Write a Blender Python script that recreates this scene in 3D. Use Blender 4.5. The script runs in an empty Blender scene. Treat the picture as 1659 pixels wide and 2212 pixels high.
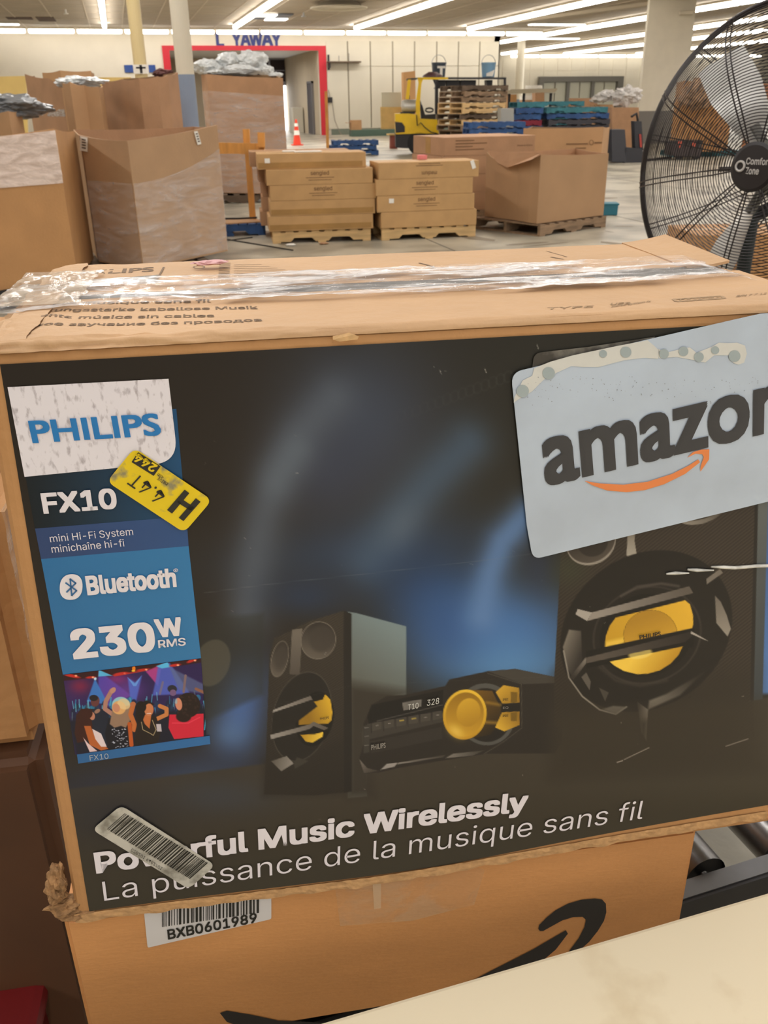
import bpy, bmesh, math, random
import numpy as np
from mathutils import Vector, Matrix, noise

# ------------------------------------------------------------------ camera, world, lights, exposure
SC = bpy.context.scene
COL = SC.collection
F, CX, CY, CH = 1900.0, 829.5, 1106.0, 1.42          # focal length in px, centre, camera height (m)
PITCH, YAW, ROLL = math.radians(24.95), math.radians(-15.2), math.radians(-0.8)
RM = Matrix.Rotation(YAW, 3, 'Z') @ Matrix.Rotation(math.pi/2-PITCH, 3, 'X') @ Matrix.Rotation(ROLL, 3, 'Z')
CAM = Vector((0, 0, CH))
cd = bpy.data.cameras.new('camera'); cam = bpy.data.objects.new('camera', cd); COL.objects.link(cam)
cam.matrix_world = Matrix.Translation(CAM) @ RM.to_4x4()
cd.sensor_fit = 'HORIZONTAL'; cd.sensor_width = 36; cd.lens = F*36/1659.0
cd.clip_start = 0.02; cd.clip_end = 300
cd.dof.use_dof = True; cd.dof.focus_distance = 0.56; cd.dof.aperture_fstop = 38
SC.camera = cam
wd = bpy.data.worlds.new('world'); SC.world = wd; wd.use_nodes = True
wd.node_tree.nodes['Background'].inputs[0].default_value = (1.0, .985, .965, 1)
wd.node_tree.nodes['Background'].inputs[1].default_value = 0.6
SC.view_settings.view_transform = 'Standard'; SC.view_settings.look = 'None'
SC.view_settings.gamma = 1; SC.view_settings.use_curve_mapping = False
SC.view_settings.exposure = 0.3
SC.cycles.max_bounces = 6; SC.cycles.diffuse_bounces = 3; SC.cycles.transparent_max_bounces = 12
SC.cycles.caustics_reflective = False; SC.cycles.caustics_refractive = False
SC.cycles.sample_clamp_indirect = 4
ROWX = [-5.3, 0, 5.4, 10.75, 16.1, 21.5, 26.8, 31.6, 37.4]
def area(name, loc, sx, sy, power, rot=(0, 0, 0), col=(1, .985, .968)):
    l = bpy.data.lights.new(name, 'AREA'); l.shape = 'RECTANGLE'; l.size = sx; l.size_y = sy
    l.energy = power; l.color = col
    o = bpy.data.objects.new(name, l); COL.objects.link(o); o.location = loc; o.rotation_euler = rot
    return o
for i, x in enumerate(ROWX):                            # fluorescent rows overhead, outside the frame
    y1 = 26.0
    area('ceiling_row_lamp', (x, (y1-42)/2, 4.45), .14, y1+42, 1000)
    area('ceiling_row_uplight', (x, 26, 4.36), .14, 36, 330, (math.pi, 0, 0))   # open strips also light the ceiling
area('ceiling_row_lamp', (9, 45.0, 4.2), 24, .2, 200)
area('ceiling_row_lamp', (5, 35, 4.3), 14, .2, 500)
area('ceiling_row_lamp', (33, 52, 4.2), 16, 8, 1300)
area('entry_lamp', (6.5, 50.5, 3.5), 3, 3, 110)
area('daylight_through_entry', (9, 57.5, 1.6), 1.2, 2.4, 120, (math.radians(-90), 0, 0), (1, 1, 1))

def lin(c):
    c = c/255.0
    return c/12.92 if c <= .04045 else ((c+.055)/1.055)**2.4
def RGB(c, k=1.0): return tuple(min(1, lin(v)*k) for v in c)

# ------------------------------------------------------------------ image-point helpers (places things on real planes)
def ray(x, y): return RM @ Vector((x-CX, -(y-CY), -F))
def Pz(x, y, z):
    d = ray(x, y); return CAM + d*((z-CH)/d.z)
def Pl(x, y, p, n):
    d = ray(x, y); return CAM + d*((p-CAM).dot(n)/d.dot(n))
def Py(x, y, Y): return Pl(x, y, Vector((0, Y, 0)), Vector((0, 1, 0)))
HD = Vector((-math.sin(YAW), math.cos(YAW), 0)); HR = Vector((math.cos(YAW), math.sin(YAW), 0))
def Pd(x, y, D): return Pl(x, y, CAM+HD*D, HD)          # point at heading distance D
def proj(P):
    v = RM.transposed() @ (Vector(P)-CAM); return (CX+F*v.x/-v.z, CY-F*v.y/-v.z)

# ------------------------------------------------------------------ materials
MATS = {}
def M(name, c, rough=.6, var=.0, vs=8, bump=0, bs=40, metal=0, spec=.5, emit=0, c2=None, coat=0, stretch=None, lo=.35, hi=.65, k=1.0):
    if name in MATS: return MATS[name]
    m = bpy.data.materials.new(name); m.use_nodes = True; nt = m.node_tree; b = nt.nodes['Principled BSDF']
    L = nt.links.new
    col = RGB(c, k)
    b.inputs['Base Color'].default_value = (*col, 1); b.inputs['Roughness'].default_value = rough
    b.inputs['Metallic'].default_value = metal; b.inputs['Specular IOR Level'].default_value = spec
    if coat: b.inputs['Coat Weight'].default_value = coat; b.inputs['Coat Roughness'].default_value = .12
    if emit:
        b.inputs['Emission Color'].default_value = (*col, 1); b.inputs['Emission Strength'].default_value = emit
    if var or c2 or bump:
        tc = nt.nodes.new('ShaderNodeTexCoord'); mp = nt.nodes.new('ShaderNodeMapping'); L(tc.outputs['Object'], mp.inputs[0])
        if stretch: mp.inputs['Scale'].default_value = stretch
    if var or c2:
        n = nt.nodes.new('ShaderNodeTexNoise'); n.inputs['Scale'].default_value = vs; n.inputs['Detail'].default_value = 5
        L(mp.outputs[0], n.inputs['Vector'])
        r = nt.nodes.new('ShaderNodeMapRange'); r.inputs[1].default_value = lo; r.inputs[2].default_value = hi
        L(n.outputs['Fac'], r.inputs[0])
        x = nt.nodes.new('ShaderNodeMix'); x.data_type = 'RGBA'; L(r.outputs[0], x.inputs[0])
        d = RGB(c2, k) if c2 else tuple(v*(1-var) for v in col)
        e = col if c2 else tuple(min(1, v*(1+var)) for v in col)
        x.inputs[6].default_value = (*d, 1); x.inputs[7].default_value = (*e, 1)
        L(x.outputs[2], b.inputs['Base Color'])
    if bump:
        n = nt.nodes.new('ShaderNodeTexNoise'); n.inputs['Scale'].default_value = bs; n.inputs['Detail'].default_value = 4
        L(mp.outputs[0], n.inputs['Vector'])
        u = nt.nodes.new('ShaderNodeBump'); u.inputs['Strength'].default_value = bump; u.inputs['Distance'].default_value = .02
        L(n.outputs['Fac'], u.inputs['Height']); L(u.outputs[0], b.inputs['Normal'])
    MATS[name] = m; return m
def film(name, c, amount, rough=.2, vs=6, stretch=(1, 1, 8), bump=.8, lo=.4, hi=.7, base=.12, bs=None, dist=.03):
    """clear stretch wrap or packing tape: see-through with milky glossy wrinkles"""
    if name in MATS: return MATS[name]
    m = bpy.data.materials.new(name); m.use_nodes = True; nt = m.node_tree; b = nt.nodes['Principled BSDF']; L = nt.links.new
    out = nt.nodes['Material Output']
    b.inputs['Base Color'].default_value = (*RGB(c), 1); b.inputs['Roughness'].default_value = rough
    b.inputs['Specular IOR Level'].default_value = .8
    tc = nt.nodes.new('ShaderNodeTexCoord'); mp = nt.nodes.new('ShaderNodeMapping'); mp.inputs['Scale'].default_value = stretch
    L(tc.outputs['Object'], mp.inputs[0])
    n = nt.nodes.new('ShaderNodeTexNoise'); n.inputs['Scale'].default_value = vs; n.inputs['Detail'].default_value = 6
    n.inputs['Roughness'].default_value = .6; n.inputs['Distortion'].default_value = .6
    L(mp.outputs[0], n.inputs['Vector'])
    r = nt.nodes.new('ShaderNodeMapRange'); r.inputs[1].default_value = lo; r.inputs[2].default_value = hi
    r.inputs[3].default_value = base; r.inputs[4].default_value = amount
    L(n.outputs['Fac'], r.inputs[0])
    t = nt.nodes.new('ShaderNodeBsdfTransparent'); mx = nt.nodes.new('ShaderNodeMixShader')
    L(r.outputs[0], mx.inputs[0]); L(t.outputs[0], mx.inputs[1]); L(b.outputs[0], mx.inputs[2]); L(mx.outputs[0], out.inputs[0])
    u = nt.nodes.new('ShaderNodeBump'); u.inputs['Strength'].default_value = bump; u.inputs['Distance'].default_value = dist
    L(n.outputs['Fac'], u.inputs['Height']); L(u.outputs[0], b.inputs['Normal'])
    MATS[name] = m; return m
def vcol(name, rough=.4, coat=0, spec=.5):
    if name in MATS: return MATS[name]
    m = bpy.data.materials.new(name); m.use_nodes = True; nt = m.node_tree; b = nt.nodes['Principled BSDF']
    a = nt.nodes.new('ShaderNodeAttribute'); a.attribute_name = 'print'
    nt.links.new(a.outputs['Color'], b.inputs['Base Color']); b.inputs['Roughness'].default_value = rough
    b.inputs['Specular IOR Level'].default_value = spec
    if coat: b.inputs['Coat Weight'].default_value = coat; b.inputs['Coat Roughness'].default_value = .15
    MATS[name] = m; return m

# ------------------------------------------------------------------ mesh helpers
class MB:
    def __init__(s): s.v = []; s.f = []
    def quadstrip(s): pass
    def add(s, vs, fs):
        o = len(s.v); s.v += [Vector(v) for v in vs]; s.f += [[i+o for i in f] for f in fs]; return s
    def box(s, x0, x1, y0, y1, z0, z1, c=0):
        if c <= 0:
            vs = [(x, y, z) for z in (z0, z1) for y in (y0, y1) for x in (x0, x1)]
            return s.add(vs, [(0, 2, 3, 1), (4, 5, 7, 6), (0, 1, 5, 4), (2, 6, 7, 3), (0, 4, 6, 2), (1, 3, 7, 5)])
        bm = bmesh.new(); bmesh.ops.create_cube(bm, size=1)
        for v in bm.verts: v.co = Vector(((x0+x1)/2+v.co.x*(x1-x0), (y0+y1)/2+v.co.y*(y1-y0), (z0+z1)/2+v.co.z*(z1-z0)))
        bmesh.ops.bevel(bm, geom=bm.edges[:], offset=c, segments=2, profile=.6, affect='EDGES')
        s.frombm(bm); return s
    def frombm(s, bm):
        bm.verts.ensure_lookup_table(); s.add([v.co.copy() for v in bm.verts], [[v.index for v in f.verts] for f in bm.faces]); bm.free()
    def prism(s, poly, d):
        """poly: list of points, extruded by vector d"""
        n = len(poly); d = Vector(d); p = [Vector(q) for q in poly]
        return s.add(p+[q+d for q in p], [list(range(n))[::-1], list(range(n, 2*n))]+[(i, (i+1) % n, n+(i+1) % n, n+i) for i in range(n)])
    def tube(s, pts, r, n=8, caps=True, closed=False):
        pts = [Vector(p) for p in pts]; rings = []; m = len(pts)
        rr = r if isinstance(r, (list, tuple)) else [r]*m
        for i, p in enumerate(pts):
            a = pts[(i-1) % m] if (i or closed) else pts[i]; b = pts[(i+1) % m] if (i < m-1 or closed) else pts[i]
            t = (b-a).normalized(); u = t.cross(Vector((0, 0, 1)))
            if u.length < 1e-3: u = t.cross(Vector((1, 0, 0)))
            u.normalize(); w = t.cross(u)
            rings.append([p+(u*math.cos(k*2*math.pi/n)+w*math.sin(k*2*math.pi/n))*rr[i] for k in range(n)])
        vs = [v for q in rings for v in q]; fs = []
        for i in range(m if closed else m-1):
            j = (i+1) % m
            for k in range(n): fs.append((i*n+k, i*n+(k+1) % n, j*n+(k+1) % n, j*n+k))
        if caps and not closed: fs += [list(range(n))[::-1], list(range((m-1)*n, m*n))]
        return s.add(vs, fs)
    def lathe(s, prof, c=(0, 0, 0), n=24, axis='Z', mat=None):
        vs = []; m = len(prof)
        for r, h in prof:
            for k in range(n):
                a = k*2*math.pi/n; x, y = r*math.cos(a), r*math.sin(a)
                q = Vector((x, y, h)) if axis == 'Z' else (Vector((h, x, y)) if axis == 'X' else Vector((x, h, y)))
                if mat: q = mat @ q
                vs.append(Vector(c)+q)
        fs = [(i*n+k, i*n+(k+1) % n, (i+1)*n+(k+1) % n, (i+1)*n+k) for i in range(m-1) for k in range(n)]
        fs += [list(range(n))[::-1], list(range((m-1)*n, m*n))]
        return s.add(vs, fs)
    def grid(s, fn, nu, nv):
        vs = [fn(i/nu, j/nv) for j in range(nv+1) for i in range(nu+1)]; w = nu+1
        return s.add(vs, [(j*w+i, j*w+i+1, (j+1)*w+i+1, (j+1)*w+i) for j in range(nv) for i in range(nu)])
def thing(name, label, cat, loc=(0, 0, 0), rz=0, group=None, kind=None):
    o = bpy.data.objects.new(name, None); COL.objects.link(o); o.location = loc; o.rotation_euler = (0, 0, rz)
    o.empty_display_size = .1
    if label: o['label'] = label
    if cat: o['category'] = cat
    if group: o['group'] = group
    if kind: o['kind'] = kind
    return o
def obj(name, mb, mat, parent=None, world=False, smooth=False, label=None, kind=None):
    me = bpy.data.meshes.new(name)
    vs = mb.v
    if world and parent is not None:
        bmx = (Matrix.Translation(parent.location) @ parent.rotation_euler.to_matrix().to_4x4())
        if parent.parent is not None: bmx = (Matrix.Translation(parent.parent.location) @ parent.parent.rotation_euler.to_matrix().to_4x4()) @ bmx
        bmx = bmx.inverted()
        vs = [bmx @ v for v in vs]
    me.from_pydata([tuple(v) for v in vs], [], mb.f); me.materials.append(mat)
    if smooth: me.polygons.foreach_set('use_smooth', [True]*len(me.polygons))
    me.update()
    o = bpy.data.objects.new(name, me); COL.objects.link(o)
    if parent is not None: o.parent = parent
    if label: o['label'] = label
    if kind: o['kind'] = kind
    return o
def tag(o, label, cat, group=None):
    o['label'] = label; o['category'] = cat
    if group: o['group'] = group
    return o
def struct(name, mb, mat, parent=None): return obj(name, mb, mat, parent, kind='structure' if parent is None else None)
def piece(name, me, mat, parent, loc, rot=(0, 0, 0), scale=(1, 1, 1)):
    o = bpy.data.objects.new(name, me); COL.objects.link(o); o.parent = parent; o.location = loc; o.rotation_euler = rot; o.scale = scale
    return o
def dup(root, loc=None, rz=None, label=None):
    r = root.copy(); COL.objects.link(r)
    if loc is not None: r.location = loc
    if rz is not None: r.rotation_euler = (0, 0, rz)
    if label: r['label'] = label
    for ch in root.children:
        c = ch.copy(); COL.objects.link(c); c.parent = r
        for g in ch.children:
            d = g.copy(); COL.objects.link(d); d.parent = c
    return r
def loc2(o, pts):
    """world points -> local of a rotz thing"""
    mm = (Matrix.Translation(o.location) @ o.rotation_euler.to_matrix().to_4x4()).inverted()
    return [mm @ Vector(p) for p in pts]

FONT = None
try:
    import os
    fp = os.path.join(bpy.utils.system_resource('DATAFILES'), 'fonts', 'Inter.woff2')
    FONT = bpy.data.fonts.load(fp) if os.path.exists(fp) else None
except Exception: FONT = None
def textmesh(s, bold=0.0, font=None, shear=0, res=4, space=1.0):
    c = bpy.data.curves.new('t', 'FONT'); c.body = s; c.size = 1; c.offset = bold; c.shear = shear; c.resolution_u = res
    c.space_character = space
    if font: c.font = font
    o = bpy.data.objects.new('t', c); COL.objects.link(o)
    dg = bpy.context.evaluated_depsgraph_get(); me = bpy.data.meshes.new_from_object(o.evaluated_get(dg))
    vs = [v.co.copy() for v in me.vertices]; fs = [list(p.vertices) for p in me.polygons]
    bpy.data.objects.remove(o); bpy.data.curves.remove(c); bpy.data.meshes.remove(me)
    return vs, fs
def text_on(mb, s, A, B, T, bold=0.0, font=FONT, lift=Vector((0, 0, 0)), space=1.0, res=4):
    """affine: baseline start A, baseline end B, top of the tallest glyph above A is T (3-D points)"""
    vs, fs = textmesh(s, min(0, bold), font, space=space, res=res)
    if not vs: return mb
    x0 = min(v.x for v in vs); x1 = max(v.x for v in vs); y1 = max(v.y for v in vs)
    X = (B-A)/(x1-x0); Y = (T-A)/y1
    offs = [(0, 0)] if bold <= 0 else [(bold*.85*i, bold*.7*j) for i in (-1, -.33, .33, 1) for j in (-1, 0, 1)]
    nn = X.cross(Y).normalized()
    for k, (ox, oy) in enumerate(offs): mb.add([A+X*(v.x-x0+ox)+Y*(v.y+oy)+lift+nn*k*2e-5 for v in vs], fs)
    return mb
def rough_blob(mb, c, rx, ry, rz, amp=.25, sc=3.0, seed=0, sub=4, flat=None):
    bm = bmesh.new(); bmesh.ops.create_icosphere(bm, subdivisions=sub, radius=1)
    for v in bm.verts:
        d = v.co.copy(); k = 1+amp*noise.fractal(d*sc+Vector((seed*7.1, seed*3.3, 0)), 1.0, 2.1, 4)
        # creases
        k += amp*.5*abs(noise.noise(d*sc*2.3+Vector((0, seed, 5))))
        p = Vector((d.x*rx*k, d.y*ry*k, d.z*rz*k))+Vector(c)
        if flat is not None and p.z < flat: p.z = flat
        v.co = p
    mb.frombm(bm); return mb

# ------------------------------------------------------------------ shared materials
KR = (190, 150, 100)
kraft = M('kraft_board', KR, .75, .07, 5, .15, 90)
kraft_dk = M('kraft_board_dark', (172, 132, 98), .8, .08, 4, .15, 60)
kraft_or = M('kraft_board_warm', (182, 134, 84), .7, .06, 4, .12, 60)
kraft_far = M('kraft_board_far', (180, 140, 100), .8, .1, 2)
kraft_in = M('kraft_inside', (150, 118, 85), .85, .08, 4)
wood = M('pale_pine', (205, 170, 118), .7, .18, 3, .2, 30, stretch=(1, 8, 8))
wood_or = M('orange_pine', (205, 145, 70), .6, .15, 3, stretch=(6, 6, 1))
wood_old = M('weathered_wood', (135, 110, 85), .85, .3, 4, stretch=(1, 6, 6))
wood_dk = M('dark_wood', (95, 78, 62), .85, .3, 4)
ply = M('plywood', (205, 170, 105), .6, .08, 3)
white_paint = M('white_paint', (222, 214, 196), .6, .03, 3)
cream_wall = M('cream_wall', (222, 213, 196), .7, .03, 1.2)
black_pl = M('black_plastic', (22, 22, 24), .5)
dark_met = M('dark_metal', (45, 43, 46), .45, metal=.3)
steel = M('steel', (150, 150, 150), .35, .1, 8, metal=.9)
blue_pal = M('blue_pallet_paint', (38, 72, 120), .7, .25, 6)
teal_pal = M('teal_pallet_paint', (50, 110, 120), .7, .2, 6)
tapeclear = film('shipping_tape', (225, 205, 175), .6, .25, 5, (1, 1, 1), .3, base=.25)
wrapf = film('stretch_wrap', (240, 225, 212), .62, .2, 5, (1, 1, 7), .9, .42, .72, .16)
wrapf2 = film('stretch_wrap_diagonal', (235, 222, 215), .5, .22, 2.5, (1.2, 1.2, 5), .8, .4, .75, .14)
bagw = film('plastic_bag', (225, 228, 228), .95, .25, 5, (1, 1, 1), .6, .3, .6, .7)
bagg = film('grey_plastic_sheet', (120, 122, 125), .95, .3, 5, (1, 1, 2), .6, .3, .6, .8)
ink = M('faded_ink', (120, 88, 58), .8)
ink_dk = M('dark_ink', (90, 78, 66), .8)
paper = M('white_paper', (235, 230, 220), .6, .03, 30)
tube_m = M('lamp_tube', (255, 250, 240), .4, emit=6.0)
lamp_m = M('lamp_housing', (215, 205, 185), .5)

# ------------------------------------------------------------------ the room
floor_m = M('concrete_floor', (176, 168, 150), .38, 0, 1.1, .05, 30, c2=(118, 112, 98), lo=.36, hi=.56)
struct('floor', MB().box(-40, 75, -45, 70, -.1, 0), floor_m)
fj = bpy.data.objects['floor']
m = MB()
for x in np.arange(-12, 40, 3.05): m.box(x-.008, x+.008, 2, 66, 0, .0012)
for y in np.arange(5.2, 60, 3.05): m.box(-12, 40, y-.008, y+.008, 0, .0012)
obj('control_joint', m, M('joint_dark', (92, 86, 76), .8), fj, kind='stuff')
m = MB(); random.seed(5)
for k in range(26):                                   # darker worn patches and scuffs
    c = Pz(random.uniform(480, 1360), random.uniform(425, 545), .0)
    a = random.uniform(0, 6.28); n = 9; L = random.uniform(.05, .35); W = L*random.uniform(.08, .4)
    m.add([(c.x+math.cos(a)*math.cos(t)*L-math.sin(a)*math.sin(t)*W*(1+.3*math.sin(3*t)), c.y+math.sin(a)*math.cos(t)*L+math.cos(a)*math.sin(t)*W, .0016) for t in [2*math.pi*q/n for q in range(n)]], [list(range(n))])
obj('scuff_marks', m, M('scuff', (128, 116, 98), .7), fj, kind='stuff')

CZ = 4.6
ceil_m = M('ceiling_board', (176, 162, 142), .75, .05, .8)
struct('ceiling', MB().box(-40, 75, -45, 70, CZ, CZ+.1), ceil_m)
cl = bpy.data.objects['ceiling']
m = MB()
for x in np.arange(-14, 46, 1.34): m.box(x-.02, x+.02, 18, 66, CZ-.012, CZ)
for y in np.arange(20, 66, 2.7): m.box(-14, 46, y-.02, y+.02, CZ-.009, CZ)
obj('ceiling_grid', m, M('grid_strip', (196, 182, 160), .6), cl, kind='stuff')
obj('missing_tile', MB().box(*sorted((Pz(28, 50, CZ).x, Pz(80, 50, CZ).x)), 41.2, 42.2, CZ-.014, CZ-.002), M('void_brown', (80, 55, 38), .9), cl)
obj('missing_tile', MB().box(*sorted((Pz(85, 46, CZ).x, Pz(122, 46, CZ).x)), 41.0, 43.0, CZ-.014, CZ-.002), MATS['void_brown'], cl)
# bulkhead beam crossing toward the pillar
a0, a1 = Pz(1080, 47, CZ), Pz(1380, 6, CZ)
dv = (a1-a0).normalized(); nv = Vector((-dv.y, dv.x, 0))
struct('trim_1', MB().prism([a0-dv*1, a0-dv*1+nv*.25, a1+dv*12+nv*.25, a1+dv*12], (0, 0, -.12)), M('beam_paint', (190, 176, 152), .7))

YW = 46.5
xl, xr = Py(375, 200, YW).x, Py(691, 200, YW).x       # opening
ot = 3.72; xc = Py(1078, 150, YW).x
struct('wall_back', MB().box(-16, xl, YW, YW+.3, 0, CZ).box(xr, xc, YW, YW+.3, 0, CZ).box(xl, xr, YW, YW+.3, ot, CZ), cream_wall)
wb = bpy.data.objects['wall_back']
struct('wall_left', MB().box(-9.3, -9, -45, YW, 0, CZ), cream_wall)
struct('wall_right', MB().box(xc-.3, xc, YW, 66, 0, CZ), cream_wall)
struct('wall_far', MB().box(xc-.3, 75, 66, 66.3, 0, CZ), white_paint)
wf = bpy.data.objects['wall_far']
pm = bpy.data.meshes.new('panel'); mb = MB().box(-.5, .5, -.03, 0, 0, 1); pm.from_pydata([tuple(v) for v in mb.v], [], mb.f)
pm.materials.append(M('slot_panel', (216, 208, 190), .6, .03, 1))
edges = [Py(x, 200, YW).x for x in (706, 753, 801, 848.5, 895, 942, 988, 1033, 1075)]
for a, b in zip(edges, edges[1:]):
    for z0, z1 in ((.28, 3.02), (3.05, 4.12)):
        piece('panel', pm, None, wb, ((a+b)/2, YW, z0), scale=(b-a-.07, 1, z1-z0))
for a, b in zip(edges[1:], edges[2:]):
    obj('slot_channel', MB().box(a-.03, a+.03, YW-.012, YW, .3, 4.12), M('slot_metal', (150, 140, 120), .5), wb)
xs = [Py(x, 150, 66).x for x in np.arange(1084, 1420, 29.7)]
for a, b in zip(xs, xs[1:]):
    for z0, z1 in ((.2, 3.35), (3.4, 4.1)): piece('panel', pm, None, wf, ((a+b)/2, 66, z0), scale=(b-a-.09, 1, z1-z0))
struct('baseboard_back', MB().box(xr+.5, xc, YW-.06, YW-.031, 0, .26), M('baseboard_green', (110, 118, 105), .6))
# red frame around the opening
red = M('red_trim', (196, 30, 48), .5)
fw = .33
struct('trim_2', MB().box(xl-.32, xl, YW-.06, YW-.001, 0, ot), red)
struct('trim_3', MB().box(xr, xr+.36, YW-.06, YW-.001, 0, ot), red)
struct('trim_4', MB().box(xl-.32, xr+.36, YW-.06, YW-.001, ot, ot+.2), red)
# entry recess
RB = 56.0
tan_w = M('recess_paint', (196, 180, 155), .7, .04, 1)
struct('wall_recess_left', MB().box(xl-.3, xl, YW+.3, RB, 0, 3.9), tan_w)
struct('wall_recess_right', MB().box(xr, xr+.3, YW+.3, RB, 0, 3.9), tan_w)
struct('trim_5', MB().box(xl, xr, YW+.3, RB, 3.8, 3.9), M('recess_ceiling', (225, 222, 220), .6))
dx0, dx1 = Py(592, 200, RB).x, Py(631, 200, RB).x
struct('wall_recess_back', MB().box(xl, dx0-2.6, RB, RB+.2, 0, 3.9).box(dx1, xr, RB, RB+.2, 0, 3.9), tan_w)
door_gl = M('bright_daylight', (255, 255, 255), .5, emit=3.2)
d1 = thing('door_1', None, None, (dx0, RB, 0), kind='structure')
obj('daylight_opening', MB().box(0, dx1-dx0, .1, .14, .02, 2.4), door_gl, d1)
obj('door_frame', MB().box(-.12, 0, -.02, .1, 0, 2.5).box(dx1-dx0, dx1-dx0+.1, -.02, .1, 0, 2.5).box(-.12, dx1-dx0+.1, -.02, .1, 2.4, 2.55), M('mullion_grey', (140, 140, 150), .4, metal=.4), d1)
w1 = thing('window_1', None, None, (dx0-2.6, RB, 0), kind='structure')
W = dx1-dx0+2.6
gl = M('dark_glass', (52, 42, 48), .12)
for i in range(3):
    for j, (za, zb) in enumerate(((2.6, 3.15), (3.2, 3.72))):
        obj('pane', MB().box(i*W/3+.05, (i+1)*W/3-.05, .05, .07, za, zb), gl, w1)
obj('mullion', MB().box(0, W, 0, .1, 2.55, 2.6).box(0, W, 0, .1, 3.15, 3.2).box(0, W, 0, .1, 3.72, 3.8), MATS['mullion_grey'], w1)
for i in range(4): obj('mullion', MB().box(i*W/3-.04, i*W/3+.04, 0, .1, 2.6, 3.72), MATS['mullion_grey'], w1)
obj('pane', MB().box(.05, 2.45, .05, .07, .1, 2.5), gl, w1)
# dark grey door in the recess's right wall
dd = thing('door_2', None, None, (xr, YW+1.6, 0), kind='structure')
obj('door_leaf', MB().box(-.06, -.01, 0, 1.1, 0, 2.35), M('grey_door', (88, 84, 88), .5), dd)
obj('door_jamb', MB().box(-.1, 0, -.1, 0, 0, 2.45).box(-.1, 0, 1.1, 1.2, 0, 2.45).box(-.1, 0, -.1, 1.2, 2.35, 2.45), M('grey_jamb', (120, 116, 118), .5), dd)
o = obj('white_cabinet', MB().box(-.62, -.06, 0, 1.1, 0, 1.25, .02), M('cabinet_white', (212, 205, 190), .5), None)
o.location = (xr, YW+4.3, 0); tag(o, 'low white cabinet against the inside wall of the red framed doorway', 'cabinet')
# wall lettering  L YAWAY
lt = thing('wall_lettering', 'blue wall letters reading L YAWAY above the red framed doorway', 'sign', (Py(468, 100, YW).x, YW, 3.9))
navy = M('navy_letter', (42, 52, 120), .5)
for s_, xa, xb in (('L', 469, 483), ('Y', 503, 521), ('A', 521, 541), ('W', 540, 567), ('A', 567, 589), ('Y', 588, 607)):
    mb = MB(); A, B, T = Py(xa, 98.8, YW-.012), Py(xb, 98.8, YW-.012), Py(xa, 71, YW-.012)
    text_on(mb, s_, A, B, Vector((A.x, A.y, T.z)), .035)
    mb.v = [v-Vector((0, .02, 0)) for v in mb.v]; mb2 = MB().add(mb.v, mb.f); n0 = len(mb.v)
    mb2.add([v+Vector((0, .03, 0)) for v in mb.v], mb.f)
    obj('letter', mb2, navy, lt, world=True)
# blue sign behind the gaylords
o = obj('wall_sign', MB().box(*[Py(x, 150, YW).x for x in (269, 336)], YW-.05, YW-.005, Py(269, 157, YW).z, Py(269, 140.5, YW).z, .01), M('sign_blue', (38, 72, 140), .5))
tag(o, 'small plain blue rectangular sign on the cream back wall', 'sign')
# wall shelf
sh = thing('wall_shelf', 'narrow brown wall shelf fixed beside the red doorframe', 'shelf', (Py(706, 135, YW).x, YW, Py(706, 136, YW).z))
L_ = Py(776, 135, YW).x-Py(706, 135, YW).x
obj('shelf_board', MB().box(0, L_, -.4, -.04, 0, .06), wood_dk, sh)
obj('bracket', MB().box(.03, .1, -.35, -.04, -.22, 0).box(.03, .12, -.08, -.03, -.3, .35), dark_met, sh)
obj('hook', MB().tube([(.55, -.2, .06), (.55, -.25, .3)], .012, 5).tube([(1.05, -.2, .06), (1.05, -.2, .4)], .012, 5), dark_met, sh)
# outlet box with hanging cord
ob = thing('outlet_box', 'small dark outlet box with a dangling cord beside the red doorframe', 'outlet', (Py(712, 215, YW).x, YW-.03, Py(712, 216, YW).z))
obj('box', MB().box(-.1, .12, -.08, 0, -.12, .12, .01), dark_met, ob)
obj('cord', MB().tube([(0, -.05, .1), (-.05, -.05, .45)], .02, 5).tube([(.1, -.05, -.1), (.2, -.06, -.9), (.45, -.1, -1.5), (.75, -.2, -1.75)], .018, 5), M('cord_grey', (150, 140, 125), .6), ob)

# big framed shop window on the far wall
wn = thing('window_2', None, None, (Py(1160, 200, 65.9).x, 65.9, 0), kind='structure')
Wn = Py(1340, 200, 65.9).x-wn.location.x; zt = Py(1160, 166, 65.9).z
grf = M('grey_frame', (105, 102, 95), .5)
obj('window_frame', MB().box(0, Wn, -.35, 0, zt-.35, zt).box(0, .35, -.35, 0, 0, zt-.35).box(Wn-.45, Wn, -.35, 0, 0, zt-.35), grf, wn)
pg = M('pale_pane', (188, 186, 168), .3)
for i in range(6):
    a = .35+i*(Wn-.8)/6
    obj('pane', MB().box(a+.05, a+(Wn-.8)/6-.05, -.1, -.05, .1, zt-.38), pg, wn)
for i in (2, 4): obj('mullion', MB().box(.35+i*(Wn-.8)/6-.12, .35+i*(Wn-.8)/6+.12, -.3, -.1, 0, zt-.35), grf, wn)
obj('shelf_rail', MB().box(.35, Wn-.45, -.14, -.1, 1.1, 1.16).box(.35, Wn-.45, -.14, -.1, 1.9, 1.95), pg, wn)

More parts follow.
